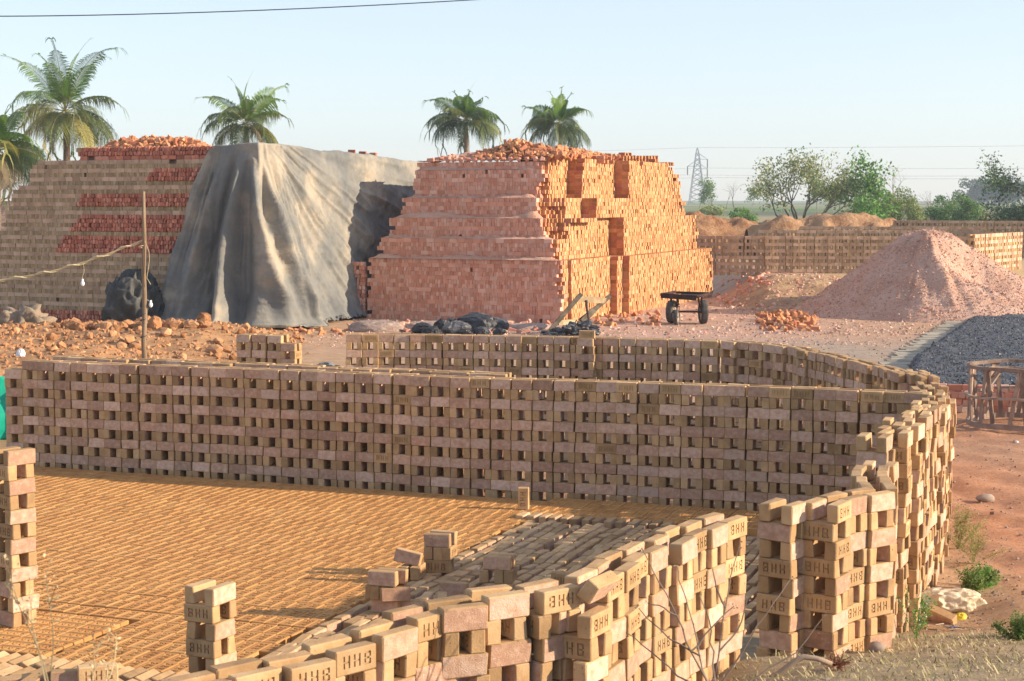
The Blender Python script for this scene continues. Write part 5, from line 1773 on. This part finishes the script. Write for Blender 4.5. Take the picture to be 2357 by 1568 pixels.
palm_at(1288, 290, 118, 1.0, 'coconut palm farthest right, behind the loose bricks of the fired clamp', 21, 15, fall=112)
random.seed(77)

# ------------------------------------------------------------------ broadleaf trees and scrub
def leaf_mesh(pts, size, mt, parent, name, seed, n_each=1, spread=.0):
    r = np.random.default_rng(seed)
    P0 = np.repeat(np.array(pts), n_each, 0)
    n = len(P0)
    P0 = P0 + r.normal(size=(n, 3)) * spread
    Q = np.linalg.qr(r.normal(size=(n, 3, 3)))[0]
    s = size * (.6 + .8 * r.random(n))
    base = np.array([[-.5, 0, 0], [0, -.28, .05], [.5, 0, 0], [0, .28, .05]])
    V = np.einsum('nij,vj->nvi', Q, base) * s[:, None, None] + P0[:, None, :]
    L = (np.arange(4)[None] + (np.arange(n) * 4)[:, None]).ravel()
    off_ = np.array(parent.location)
    me = np_mesh(name, V.reshape(-1, 3) - off_, L, np.full(n, 4), [mt], None, r.random(n))
    return link(name, me, parent, off_)
def grow(mb, tips, p, d, L, r, depth, maxd, spread=.55, gnarl=.25, grav=.0, split=(2, 3)):
    pts = [p]; rad = [r]; n = 4
    for i in range(n):
        d = (d + Vector((G(0, gnarl), G(0, gnarl), G(0, gnarl) + grav)) * .5).normalized()
        p = p + d * L / n; pts.append(p); rad.append(r * (1 - .45 * (i + 1) / n))
        if depth >= maxd - 1: tips.append((tuple(p), depth))
    mb.tube(pts, rad, 5 if depth < 2 else 3, cap=False)
    if depth >= maxd:
        tips.append((tuple(p), depth)); return
    for k in range(random.randint(*split)):
        a = Vector((G(0, spread), G(0, spread), G(0, spread * .7)))
        grow(mb, tips, p, (d + a).normalized(), L * U(.62, .85), rad[-1] * .8, depth + 1, maxd, spread, gnarl, grav, split)
    if depth > 0 and U(0, 1) < .5:
        grow(mb, tips, pts[2], (d + Vector((G(0, .8), G(0, .8), G(0, .5)))).normalized(), L * .6, r * .5, depth + 1, maxd, spread, gnarl, grav, split)
def tree(base, stems, L, r, maxd, leafm, leafsize, nleaf, spread_l, label, cat, name='tree', seed=1, bark='bark', group=None, dirs=None, keep=1.0, **k):
    random.seed(seed)
    root = thing(name, label, cat, tuple(base), group)
    mb = MB(); tips = []
    for i in range(stems):
        if dirs: d = Vector(dirs[i % len(dirs)]) + Vector((G(0, .08), G(0, .08), 0))
        else: d = Vector((G(0, .35), G(0, .35), 1))
        grow(mb, tips, Vector(base) - UP * .2, d.normalized(), L * U(.85, 1.1), r, 0, maxd, **k)
    mb.build('trunk', M[bark], root)
    pts = [t[0] for t in tips if U(0, 1) < keep]
    if nleaf and pts:
        if isinstance(leafm, str): leafm = [leafm]
        for j, lm in enumerate(leafm):
            sub = pts[j::len(leafm)]
            if sub: leaf_mesh(sub, leafsize, M[lm], root, 'crown', seed + j, nleaf, spread_l)
    return root
GR = lambda x, y: float(ground_z(np.array([[x]]), np.array([[y]]))[0, 0])
def tbase(u, Y, dz=0): x = PD(u, 500, Y)[0]; return (x, Y, GR(x, Y) + dz)
tree(tbase(1842, 140), 10, 2.65, .12, 3, ['leaf_olive', 'leaf_olive', 'leaf'], 0.22, 6, .30, 'wide many-stemmed tree with thin olive foliage behind the dirt mounds', 'tree', seed=5,
     dirs=[(-1.5, 0, .7), (-1.0, .3, .85), (-.6, -.2, .9), (-.2, .2, .95), (.25, 0, .95), (.6, .2, .9), (1.0, -.1, .85), (1.5, 0, .75), (.1, -.3, 1.0), (1.9, 0, .7)], keep=.75, spread=.42, gnarl=.2, split=(2, 3))
tree(tbase(1872, 138), 2, 3.0, .11, 3, ['leaf_bright', 'leaf'], .28, 13, .36, 'bright green boughs reaching right from the wide olive tree', 'tree', seed=8, dirs=[(.40, 0, 1.0), (.95, 0, .75)], keep=.9, spread=.36, gnarl=.16)
def bush(u, Y, w, h, lm, label, seed, size=.16, n=7000, cat='bush', group=None, dense=1.0, name='bush'):
    random.seed(seed)
    r = np.random.default_rng(seed)
    b = tbase(u, Y)
    root = thing(name, label, cat, b, group)
    mb = MB()
    for i in range(14):
        d = Vector((G(0, .5) * w / h, G(0, .4), 1)).normalized()
        p = Vector(b) - UP * .1; pts = [p]
        for k in range(5): d = (d + Vector((G(0, .15), G(0, .15), G(0, .1)))).normalized(); p = p + d * h * .21; pts.append(p)
        mb.tube(pts, [.06, .05, .04, .03, .02, .01], 4)
    mb.build('stem', M['bark'], root)
    nb = 34
    cen = []
    for i in range(nb):
        a = r.random() * 6.28; q = r.random() ** .5; e = r.random()
        cen.append((b[0] + math.cos(a) * q * w * .42, b[1] + math.sin(a) * q * w * .4, b[2] + h * (.18 + .72 * e * (1 - .45 * q ** 2)), w * (.09 + .10 * r.random())))
    cen = np.array(cen)
    idx = r.integers(0, nb, n)
    d = r.normal(size=(n, 3)); d /= np.linalg.norm(d, axis=1)[:, None]
    rad = cen[idx, 3] * (r.random(n) ** .4) * (1 + .5 * (r.random(n) < .08))
    pts = cen[idx, :3] + d * rad[:, None] * np.array([1, 1, .8])
    lm = [lm] if isinstance(lm, str) else lm
    for j, l in enumerate(lm):
        leaf_mesh(pts[j::len(lm)], size, M[l], root, 'crown', seed + j)
    return root
bush(2064, 150, 4.6, 3.6, ['leaf', 'leaf_olive', 'leaf'], 'rounded green bush with a bare tree poking out of its top', 31, .17, 8000)
bush(2200, 152, 5.6, 3.2, ['leaf', 'leaf_bright', 'leaf_dark'], 'broad green bush between the rounded bush and the right edge', 32, .17, 9000)
bush(2240, 160, 4.0, 1.4, ['leaf_yellow'], 'low yellow-flowering scrub below the broad green bush', 33, .15, 2500)
bush(2110, 165, 2.4, 1.0, ['leaf_olive', 'leaf_yellow'], 'low olive scrub between the two big green bushes', 34, .15, 1200)
bush(1960, 150, 3.4, 1.6, ['leaf_olive'], 'dry olive scrub left of the rounded bush', 35, .15, 2200)
bush(1712, 160, 3.0, 1.7, ['leaf_bright', 'leaf'], 'small fresh green bush beyond the dirt mounds, left of the wide tree', 36, .17, 2600)
bush(1640, 200, 3.6, 1.3, ['leaf', 'leaf_olive'], 'low scrub at the foot of the pylon', 37, .2, 1500)
tree(tbase(2435, 125), 5, 2.5, .2, 3, ['leaf_dark', 'leaf_dark', 'leaf'], .2, 22, .42, 'large dark feathery tree cut off by the right edge', 'tree', seed=41, keep=1, spread=.55, gnarl=.25, grav=-.08)
bush(2385, 122, 4.0, 3.7, ['leaf_dark', 'leaf_dark', 'leaf'], 'dark drooping lower boughs of scrub below the large dark tree', 42, .17, 5200)
# thin and bare trees on the plain
thin = [(1610, 330, 9, 'leafless tree beside the left leg of the pylon', 0), (1690, 330, 9.5, 'leafless tree right of the small leafy tree', 0), (1672, 340, 8, 'slim bare tree between the pylon and the wide tree', 0),
        (1640, 300, 8.5, 'small leafy tree with clumped foliage right of the pylon', 1), (1632, 320, 7, 'bare twiggy tree directly in front of the pylon', 0), (1882, 250, 7.5, 'thin pale-stemmed tree right of the wide tree, nearest to it', 1),
        (1918, 240, 8, 'thin pale-stemmed tree, middle one right of the wide tree', 1), (1935, 260, 6.5, 'thin pale-stemmed tree just left of the reddish bare tree', 1), (1990, 250, 11, 'tall reddish bare tree with upswept twigs', 0),
        (2066, 230, 13, 'bare twiggy tree top showing above the rounded bush', 0), (1728, 300, 8, 'leafy sapling at the left fringe of the wide tree', 1), (2140, 260, 7, 'grey bare shrub tree at the left shoulder of the broad bush', 0)]
for i, (u, Y, h, lab, lf) in enumerate(thin):
    h = h * .6; k_ = h / 9.0
    tree(tbase(u, Y), 1 + (i % 2), h * .36, .10 * k_ + .03, 3, ['leaf'], .3, 5 if lf else 0, .35, lab, 'tree', seed=60 + i, bark='bark_pale' if lf else 'bark', group='thin trees on the plain', spread=.36, gnarl=.14, dirs=[(.05, 0, 1), (-.22, 0, 1)], split=(2, 3))
# distant blue-green grove
random.seed(5)
for i, (u, v, w) in enumerate(((2262, 412, 13), (2292, 404, 15), (2322, 409, 15))):
    Y = 620; zt = PD(u, v, Y)[2]; x = PD(u, v, Y)[0]
    root = thing('tree', ['leftmost crown of the distant blue-green grove', 'highest crown of the distant blue-green grove', 'crown of the distant blue-green grove next to the dark tree'][i], 'tree', (x, Y, 1.5), 'distant grove')
    r = np.random.default_rng(i); n = 2600; nb = 26
    cen = np.stack([x + r.normal(size=nb) * w * .28, Y + r.normal(size=nb) * 2.5, 2 + (zt - 4) * (.25 + .7 * r.random(nb))], -1)
    idx = r.integers(0, nb, n); d = r.normal(size=(n, 3)); d /= np.linalg.norm(d, axis=1)[:, None]
    leaf_mesh(cen[idx] + d * 2.4 * r.random((n, 1)) ** .4, 1.1, M['leaf_dark'], root, 'crown', i)
    mb = MB(); mb.tube([(x, Y, 0), (x, Y, zt * .6)], [.5, .3], 6); mb.build('trunk', M['bark'], root)

# ------------------------------------------------------------------ pylon and its lines
Y = 900.0; pyx = PD(1604, 500, Y)[0]; zt = PD(1604, 340, Y)[2]
root = thing('pylon', 'steel lattice power pylon on the plain right of the fired clamp', 'pylon', (pyx, Y, 1))
mb = MB()
def hw(z):
    t = z / zt
    return 3.4 * (1 - t) ** 1.0 * 1.0 + .9 * (1 - t) ** .3 if t < 1 else .05
lv = np.linspace(0, zt, 13)
for sx in (-1, 1):
    for sy in (-1, 1):
        for i in range(12):
            a, b = lv[i], lv[i + 1]
            mb.beam((pyx + sx * hw(a), Y + sy * hw(a), a), (pyx + sx * hw(b), Y + sy * hw(b), b), .34, .34)
mb.build('leg_frame', M['galv'], root)
mb = MB()
for i in range(12):
    a, b = lv[i], lv[i + 1]
    for s in (-1, 1):
        mb.beam((pyx - hw(a), Y + s * hw(a), a), (pyx + hw(b), Y + s * hw(b), b), .18, .18)
        mb.beam((pyx + hw(a), Y + s * hw(a), a), (pyx - hw(b), Y + s * hw(b), b), .18, .18)
        mb.beam((pyx + s * hw(a), Y - hw(a), a), (pyx + s * hw(b), Y + hw(b), b), .18, .18)
mb.build('bracing', M['galv'], root)
arms = []
for (v, sgn, ln) in ((367, 1, 5.4), (383, -1, 5.2), (389, 1, 5.4)):
    z = PD(1604, v, Y)[2]
    mb = MB(); e = (pyx + sgn * ln, Y, z)
    for s in (-1, 1): mb.beam((pyx, Y + s * .8, z), e, .22, .22); mb.beam((pyx, Y + s * .8, z + 3.6), e, .2, .2)
    mb.build('cross_arm', M['galv'], root)
    mb = MB(); mb.tube([e, (e[0], Y, z - 4.6)], .32, 6); mb.build('insulator', M['steel_dark'], root)
    arms.append((e[0], Y, z - 4.6))
arms.append((pyx, Y, zt))
labs = ['upper right power line sagging away from the pylon', 'left-hand power line strung from the pylon', 'lower right power line strung from the pylon', 'earth wire from the tip of the pylon']
for k, a in enumerate(arms):
    mb = MB(); pts = []
    for i in range(-16, 41):
        t = i / 40; x = a[0] + t * 330; yy = Y - 180 * t
        sp = 1.0; s_ = (abs(t) * (1 - abs(t) * .9)) * 4
        pts.append((x, yy, a[2] - 1.6 * s_))
    mb.tube(pts, .055, 4); tag(mb.build('power_line', M['galv'], origin=a), labs[k], 'power line')

# ------------------------------------------------------------------ embankment grass, weeds, twigs
def blades(name, n, fn, hmin, hmax, mt, seed, kind='stuff', flat=.6, parent=None):
    r = np.random.default_rng(seed); x, y, z = fn(r, n); n = len(x)
    a = r.random(n) * 6.283; h = hmin + (hmax - hmin) * r.random(n) ** 2
    lean = flat + (1 - flat) * r.random(n)
    dx = np.cos(a); dy = np.sin(a); w = .0022 + .003 * r.random(n)
    b0 = np.stack([x - dy * w, y + dx * w, z - .01], -1); b1 = np.stack([x + dy * w, y - dx * w, z - .01], -1)
    m = np.stack([x + dx * h * .5 * lean, y + dy * h * .5 * lean, z + h * (1 - .55 * lean) * .7], -1)
    m0 = m + np.stack([-dy * w, dx * w, 0 * w], -1) * .7; m1 = m - np.stack([-dy * w, dx * w, 0 * w], -1) * .7
    t = np.stack([x + dx * h * lean, y + dy * h * lean, z + h * (1 - .75 * lean) * .8], -1)
    V = np.stack([b0, b1, m1, m0, t], 1).reshape(-1, 3)
    o = np.arange(n) * 5
    L = np.stack([o, o + 1, o + 2, o + 3, o + 3, o + 2, o + 4], -1).ravel()
    T = np.tile([4, 3], n)
    off_ = np.array(parent.location) if parent is not None else np.zeros(3)
    me = np_mesh(name, V - off_, L, T, [mt], None, np.repeat(r.random(n), 2))
    return tag(link(name, me, parent, off_ if parent is not None else None), kind=kind)
def on_bank(r, n):
    x = -.2 + 5.2 * r.random(n); y = 7.5 + 5.6 * r.random(n)
    k = bank_h(x, y) + .12 * fbm(x * 1.5, y * 1.5, seed=3)
    m = (k > .12) & (fbm(x * 1.1, y * 1.1, seed=14) > -.28)
    # keep clear of the brick walls
    yw = np.interp(x, npx, npy)
    m &= (y < yw - .04)
    x, y = x[m], y[m]
    return x, y, ground_z(x, y)
blades('dry_grass', 9000, on_bank, .02, .12, M['straw'], 3, flat=.88)
blades('dry_grass', 3500, on_bank, .03, .09, M['leaf_olive'], 4, flat=.5)
scatter('pebbles', 900, on_bank, (.006, .02), M['stone'], 21)
q = P(2016, 1535, .45); gzq = GR(q[0], q[1])
o = rock('round_stone', (q[0], q[1], GR(q[0], q[1]) + .03), (.055, .045, .04), M['stone'], 5, 3, .08)
tag(o, 'smooth round grey stone on the dry grass bank', 'stone')
def stalks(name, base, n, h, spread, label, cat, seed, leafm=None, mt='twig', leaf=.03, nl=5, bend=.25, th=.004, fork=2, kind_leaf='leaf', flower=None):
    random.seed(seed)
    root = thing(name, label, cat, tuple(base))
    tips = []
    for i in range(n):
        mb = MB()
        d = Vector((G(0, spread), G(0, spread), 1)).normalized(); p = Vector(base); pts = [p]
        for k in range(6):
            d = (d + Vector((G(0, bend * .4), G(0, bend * .4), 0))).normalized(); p = p + d * h * U(.8, 1.1) / 6; pts.append(p); tips.append(tuple(p))
        mb.tube(pts, [th * (1 - .13 * k) for k in range(7)], 4)
        for f in range(fork):
            q0 = pts[random.randint(2, 5)]; dd = (d + Vector((G(0, .6), G(0, .6), U(0, .5)))).normalized()
            e = [q0 + dd * h * .1 * k for k in range(4)]
            e[-1] = e[-1] + Vector((G(0, .02), G(0, .02), 0)); mb.tube(e, [th * .6, th * .5, th * .4, th * .3], 4); tips += [tuple(x) for x in e]
        mb.build('stem', M[mt], root)
    if leafm: leaf_mesh(tips, leaf, M[leafm], root, 'leaf_cluster', seed, nl, leaf * .8)
    if flower: leaf_mesh(tips[::3], .012, M[flower], root, 'flower', seed + 1, 2, .02)
    return root
def gb(u, v, Z): q = P(u, v, Z); return (q[0], q[1], GR(q[0], q[1]) - .02)
# bare dead weed in front of the near wall
bq = PD(1640, 1590, 7.4)
root = thing('dead_weed', 'bare dead weed with long thin branching stalks in front of the near wall', 'dead weed', (bq[0], bq[1], bq[2] - .1))
random.seed(9)
for (pts_) in ([(1640, 1600), (1590, 1500), (1560, 1420), (1520, 1340), (1478, 1262)], [(1640, 1600), (1610, 1510), (1588, 1400), (1570, 1350), (1556, 1300)], [(1642, 1600), (1655, 1500), (1668, 1400), (1680, 1330), (1702, 1258)],
               [(1642, 1600), (1690, 1530), (1745, 1440), (1785, 1380), (1822, 1330)], [(1640, 1600), (1560, 1555), (1500, 1500), (1440, 1455)], [(1645, 1600), (1640, 1500), (1632, 1430), (1610, 1370)], [(1650, 1605), (1740, 1560), (1830, 1500), (1902, 1412)],
               [(1668, 1400), (1650, 1350), (1640, 1310)], [(1590, 1500), (1640, 1440), (1690, 1395)], [(1560, 1420), (1530, 1400), (1490, 1388)], [(1610, 1510), (1540, 1470), (1470, 1400)], [(1655, 1500), (1700, 1450), (1720, 1380)]):
    mb = MB(); n = len(pts_)
    P3 = [PD(u, v, 7.4 + .5 * k * (.1 if n > 3 else .08)) for k, (u, v) in enumerate(pts_)]
    dense = []
    for k in range(n - 1):
        for s in range(3): dense.append(Vector(P3[k]).lerp(Vector(P3[k + 1]), s / 3) + Vector((G(0, .003), 0, G(0, .003))))
    dense.append(Vector(P3[-1]))
    mb.tube(dense, [.0042 * (1 - .75 * i / len(dense)) + .0009 for i in range(len(dense))], 5); mb.build('stalk', M['twig'], root)
    tp = [tuple(dense[-1] + Vector((G(0, .012), G(0, .012), G(0, .012)))) for _ in range(6)]
    leaf_mesh(tp, .012, M['twig'], root, 'seed_head', int(pts_[-1][0]))
# pale weed close to the camera at the left
stalks('dead_weed', PD(112, 1640, 4.6), 3, .42, .10, 'out-of-focus dry weed stalk close to the camera at the bottom left', 'dead weed', 4, 'straw', 'straw', .012, 3, .3, .003)
stalks('dead_weed', PD(225, 1650, 4.8), 2, .30, .12, 'second blurred dry stalk at the bottom left, right of the first', 'dead weed', 5, 'straw', 'straw', .012, 3, .3, .003)
# root and dead branch on the bank
random.seed(12)
def pth(l, Y): return [PD(u, v, Y) for u, v in l]
yq = 9.0
mb = MB(); mb.tube(pth([(1745, 1575), (1790, 1552), (1830, 1522), (1850, 1512), (1880, 1516), (1915, 1528)], 9.1), [.014, .017, .018, .017, .015, .012], 8)
tag(mb.build('dead_branch', M['twig'], origin=PD(1830, 1525, 9.1), smooth=True), 'thick bent dead branch lying at the foot of the pillar', 'branch')
q = PD(1925, 1532, 9.2)
root = thing('root_clump', 'reddish tangled root clump on the grass bank below the near curved wall', 'root clump', q)
for i in range(60):
    mb = MB(); d = Vector((G(0, 1), G(0, 1), G(.3, .7))).normalized(); p = Vector(q); pts = [p]
    for k in range(4): d = (d + Vector((G(0, .5), G(0, .5), G(0, .5)))).normalized(); p = p + d * .026; pts.append(p)
    mb.tube(pts, [.004, .003, .0025, .002, .001], 4); mb.build('rootlet', M['root'], root)
# weeds by the wall
stalks('weed', gb(2235, 1345, .1), 10, .28, .75, 'ferny dark green weed on the red soil beside the plastic bag', 'weed', 21, 'leaf', 'leaf', .02, 16, .5, .003, 3)
stalks('weed', gb(2262, 1330, .1), 7, .22, .8, 'bright green sprig behind the ferny weed', 'weed', 22, 'leaf_bright', 'leaf_bright', .018, 12, .5, .003, 3)
stalks('weed', gb(2205, 1260, .0), 14, .42, .35, 'airy yellow-green weed growing against the outer foot of the curved wall', 'weed', 23, 'leaf_olive', 'leaf_olive', .014, 7, .4, .0025, 4, flower='leaf_yellow')
stalks('weed', gb(2240, 1300, .0), 10, .36, .4, 'airy yellow-green weed in front of the ferny weed', 'weed', 24, 'leaf_olive', 'leaf_olive', .014, 7, .4, .0025, 4, flower='leaf_yellow')
stalks('weed', gb(2345, 1455, .25), 10, .22, .9, 'dusty green weed at the lower right edge', 'weed', 25, 'leaf', 'leaf', .018, 14, .5, .003, 3)
stalks('weed', gb(2110, 1492, .12), 6, .36, .3, 'slender flowering weed standing before the foot of the curved wall, right one', 'weed', 26, 'leaf_bright', 'leaf', .016, 5, .3, .0025, 4, flower='white')
stalks('weed', gb(2000, 1515, .3), 5, .40, .3, 'slender flowering weed standing before the foot of the curved wall, left one', 'weed', 27, 'leaf_bright', 'leaf', .014, 4, .3, .0025, 4, flower='white')
# rubbish beside the wall
q = gb(2195, 1392, .05)
bundle('plastic_bag', (q[0] - .02, q[1] + .05, q[2]), .26, .16, .15, M['cream'], 15, 'torn cream plastic bag lying on the soil beside the curved wall', 'plastic bag', n=160, f=1.9, amp=.26)
q = gb(2205, 1408, .05)
bundle('wrapper', (q[0], q[1] - .08, q[2] + .02), .045, .02, .045, M['yellow'], 16, 'small yellow wrapper on the cream plastic bag', 'wrapper', n=30, f=2.5, amp=.3)
q = Vector(gb(2168, 1418, .05))
o = link('broken_brick', tmpl_mesh('chip2', 'clay'), mat4=Matrix.Translation(q + UP * .06) @ Matrix.Rotation(-.75, 4, 'Z') @ Matrix.Rotation(.45, 4, 'X') @ Matrix.Rotation(.3, 4, 'Y'))
tag(o, 'broken raw brick leaning in front of the cream plastic bag', 'brick')
random.seed(31)
q = gb(2185, 1445, .05)
root = thing('litter_pile', 'bits of litter and bark on the soil below the plastic bag', 'litter', q)
for i in range(26):
    mb = MB(); c = (q[0] + G(0, .12), q[1] + G(0, .10), q[2] + .03 + U(0, .02))
    mb.box(c, U(.03, .10), U(.01, .03), .004, Matrix.Rotation(U(0, 3), 3, 'Z') @ Matrix.Rotation(G(0, .4), 3, 'X'))
    mb.build('scrap', M[random.choice(['cream', 'twig', 'stone', 'dirt_clod', 'twig'])], root)
mb = MB(); mb.box((q[0] + .03, q[1] - .02, q[2] + .06), .06, .012, .004, Matrix.Rotation(-.5, 3, 'Z')); tag(mb.build('scrap', M['blue_bit'], root))
q = gb(2268, 1152, 0)
o = rock('earth_lump', (q[0], q[1], .02), (.11, .07, .05), M['stone'], 7, 2, .3); tag(o, 'pale flat lump on the red yard right of the wall', 'stone')
q = gb(2340, 1022, 0)
rock_o = rock('pebble', (q[0], q[1], .02), (.03, .03, .03), M['white'], 8, 1, .05); tag(rock_o, 'small white pebble on the red yard below the wooden cage', 'pebble')

# ------------------------------------------------------------------ walls read as things, haze
for o in bpy.data.objects:
    if o.parent is None and o.type == 'EMPTY' and 'kind' not in o: o['kind'] = 'thing'
mb = MB(); mb.box((40, 600, 22), 1100, 1300, 50, None)
hz = bpy.data.materials.new('haze'); hz.use_nodes = True
nt = hz.node_tree; nt.nodes.clear()
ou = nt.nodes.new('ShaderNodeOutputMaterial'); pv = nt.nodes.new('ShaderNodeVolumePrincipled')
pv.inputs['Color'].default_value = (.74, .87, 1.0, 1); pv.inputs['Density'].default_value = .00045; pv.inputs['Anisotropy'].default_value = .2
nt.links.new(pv.outputs[0], ou.inputs['Volume'])
o = mb.build('haze', hz); o['kind'] = 'stuff'
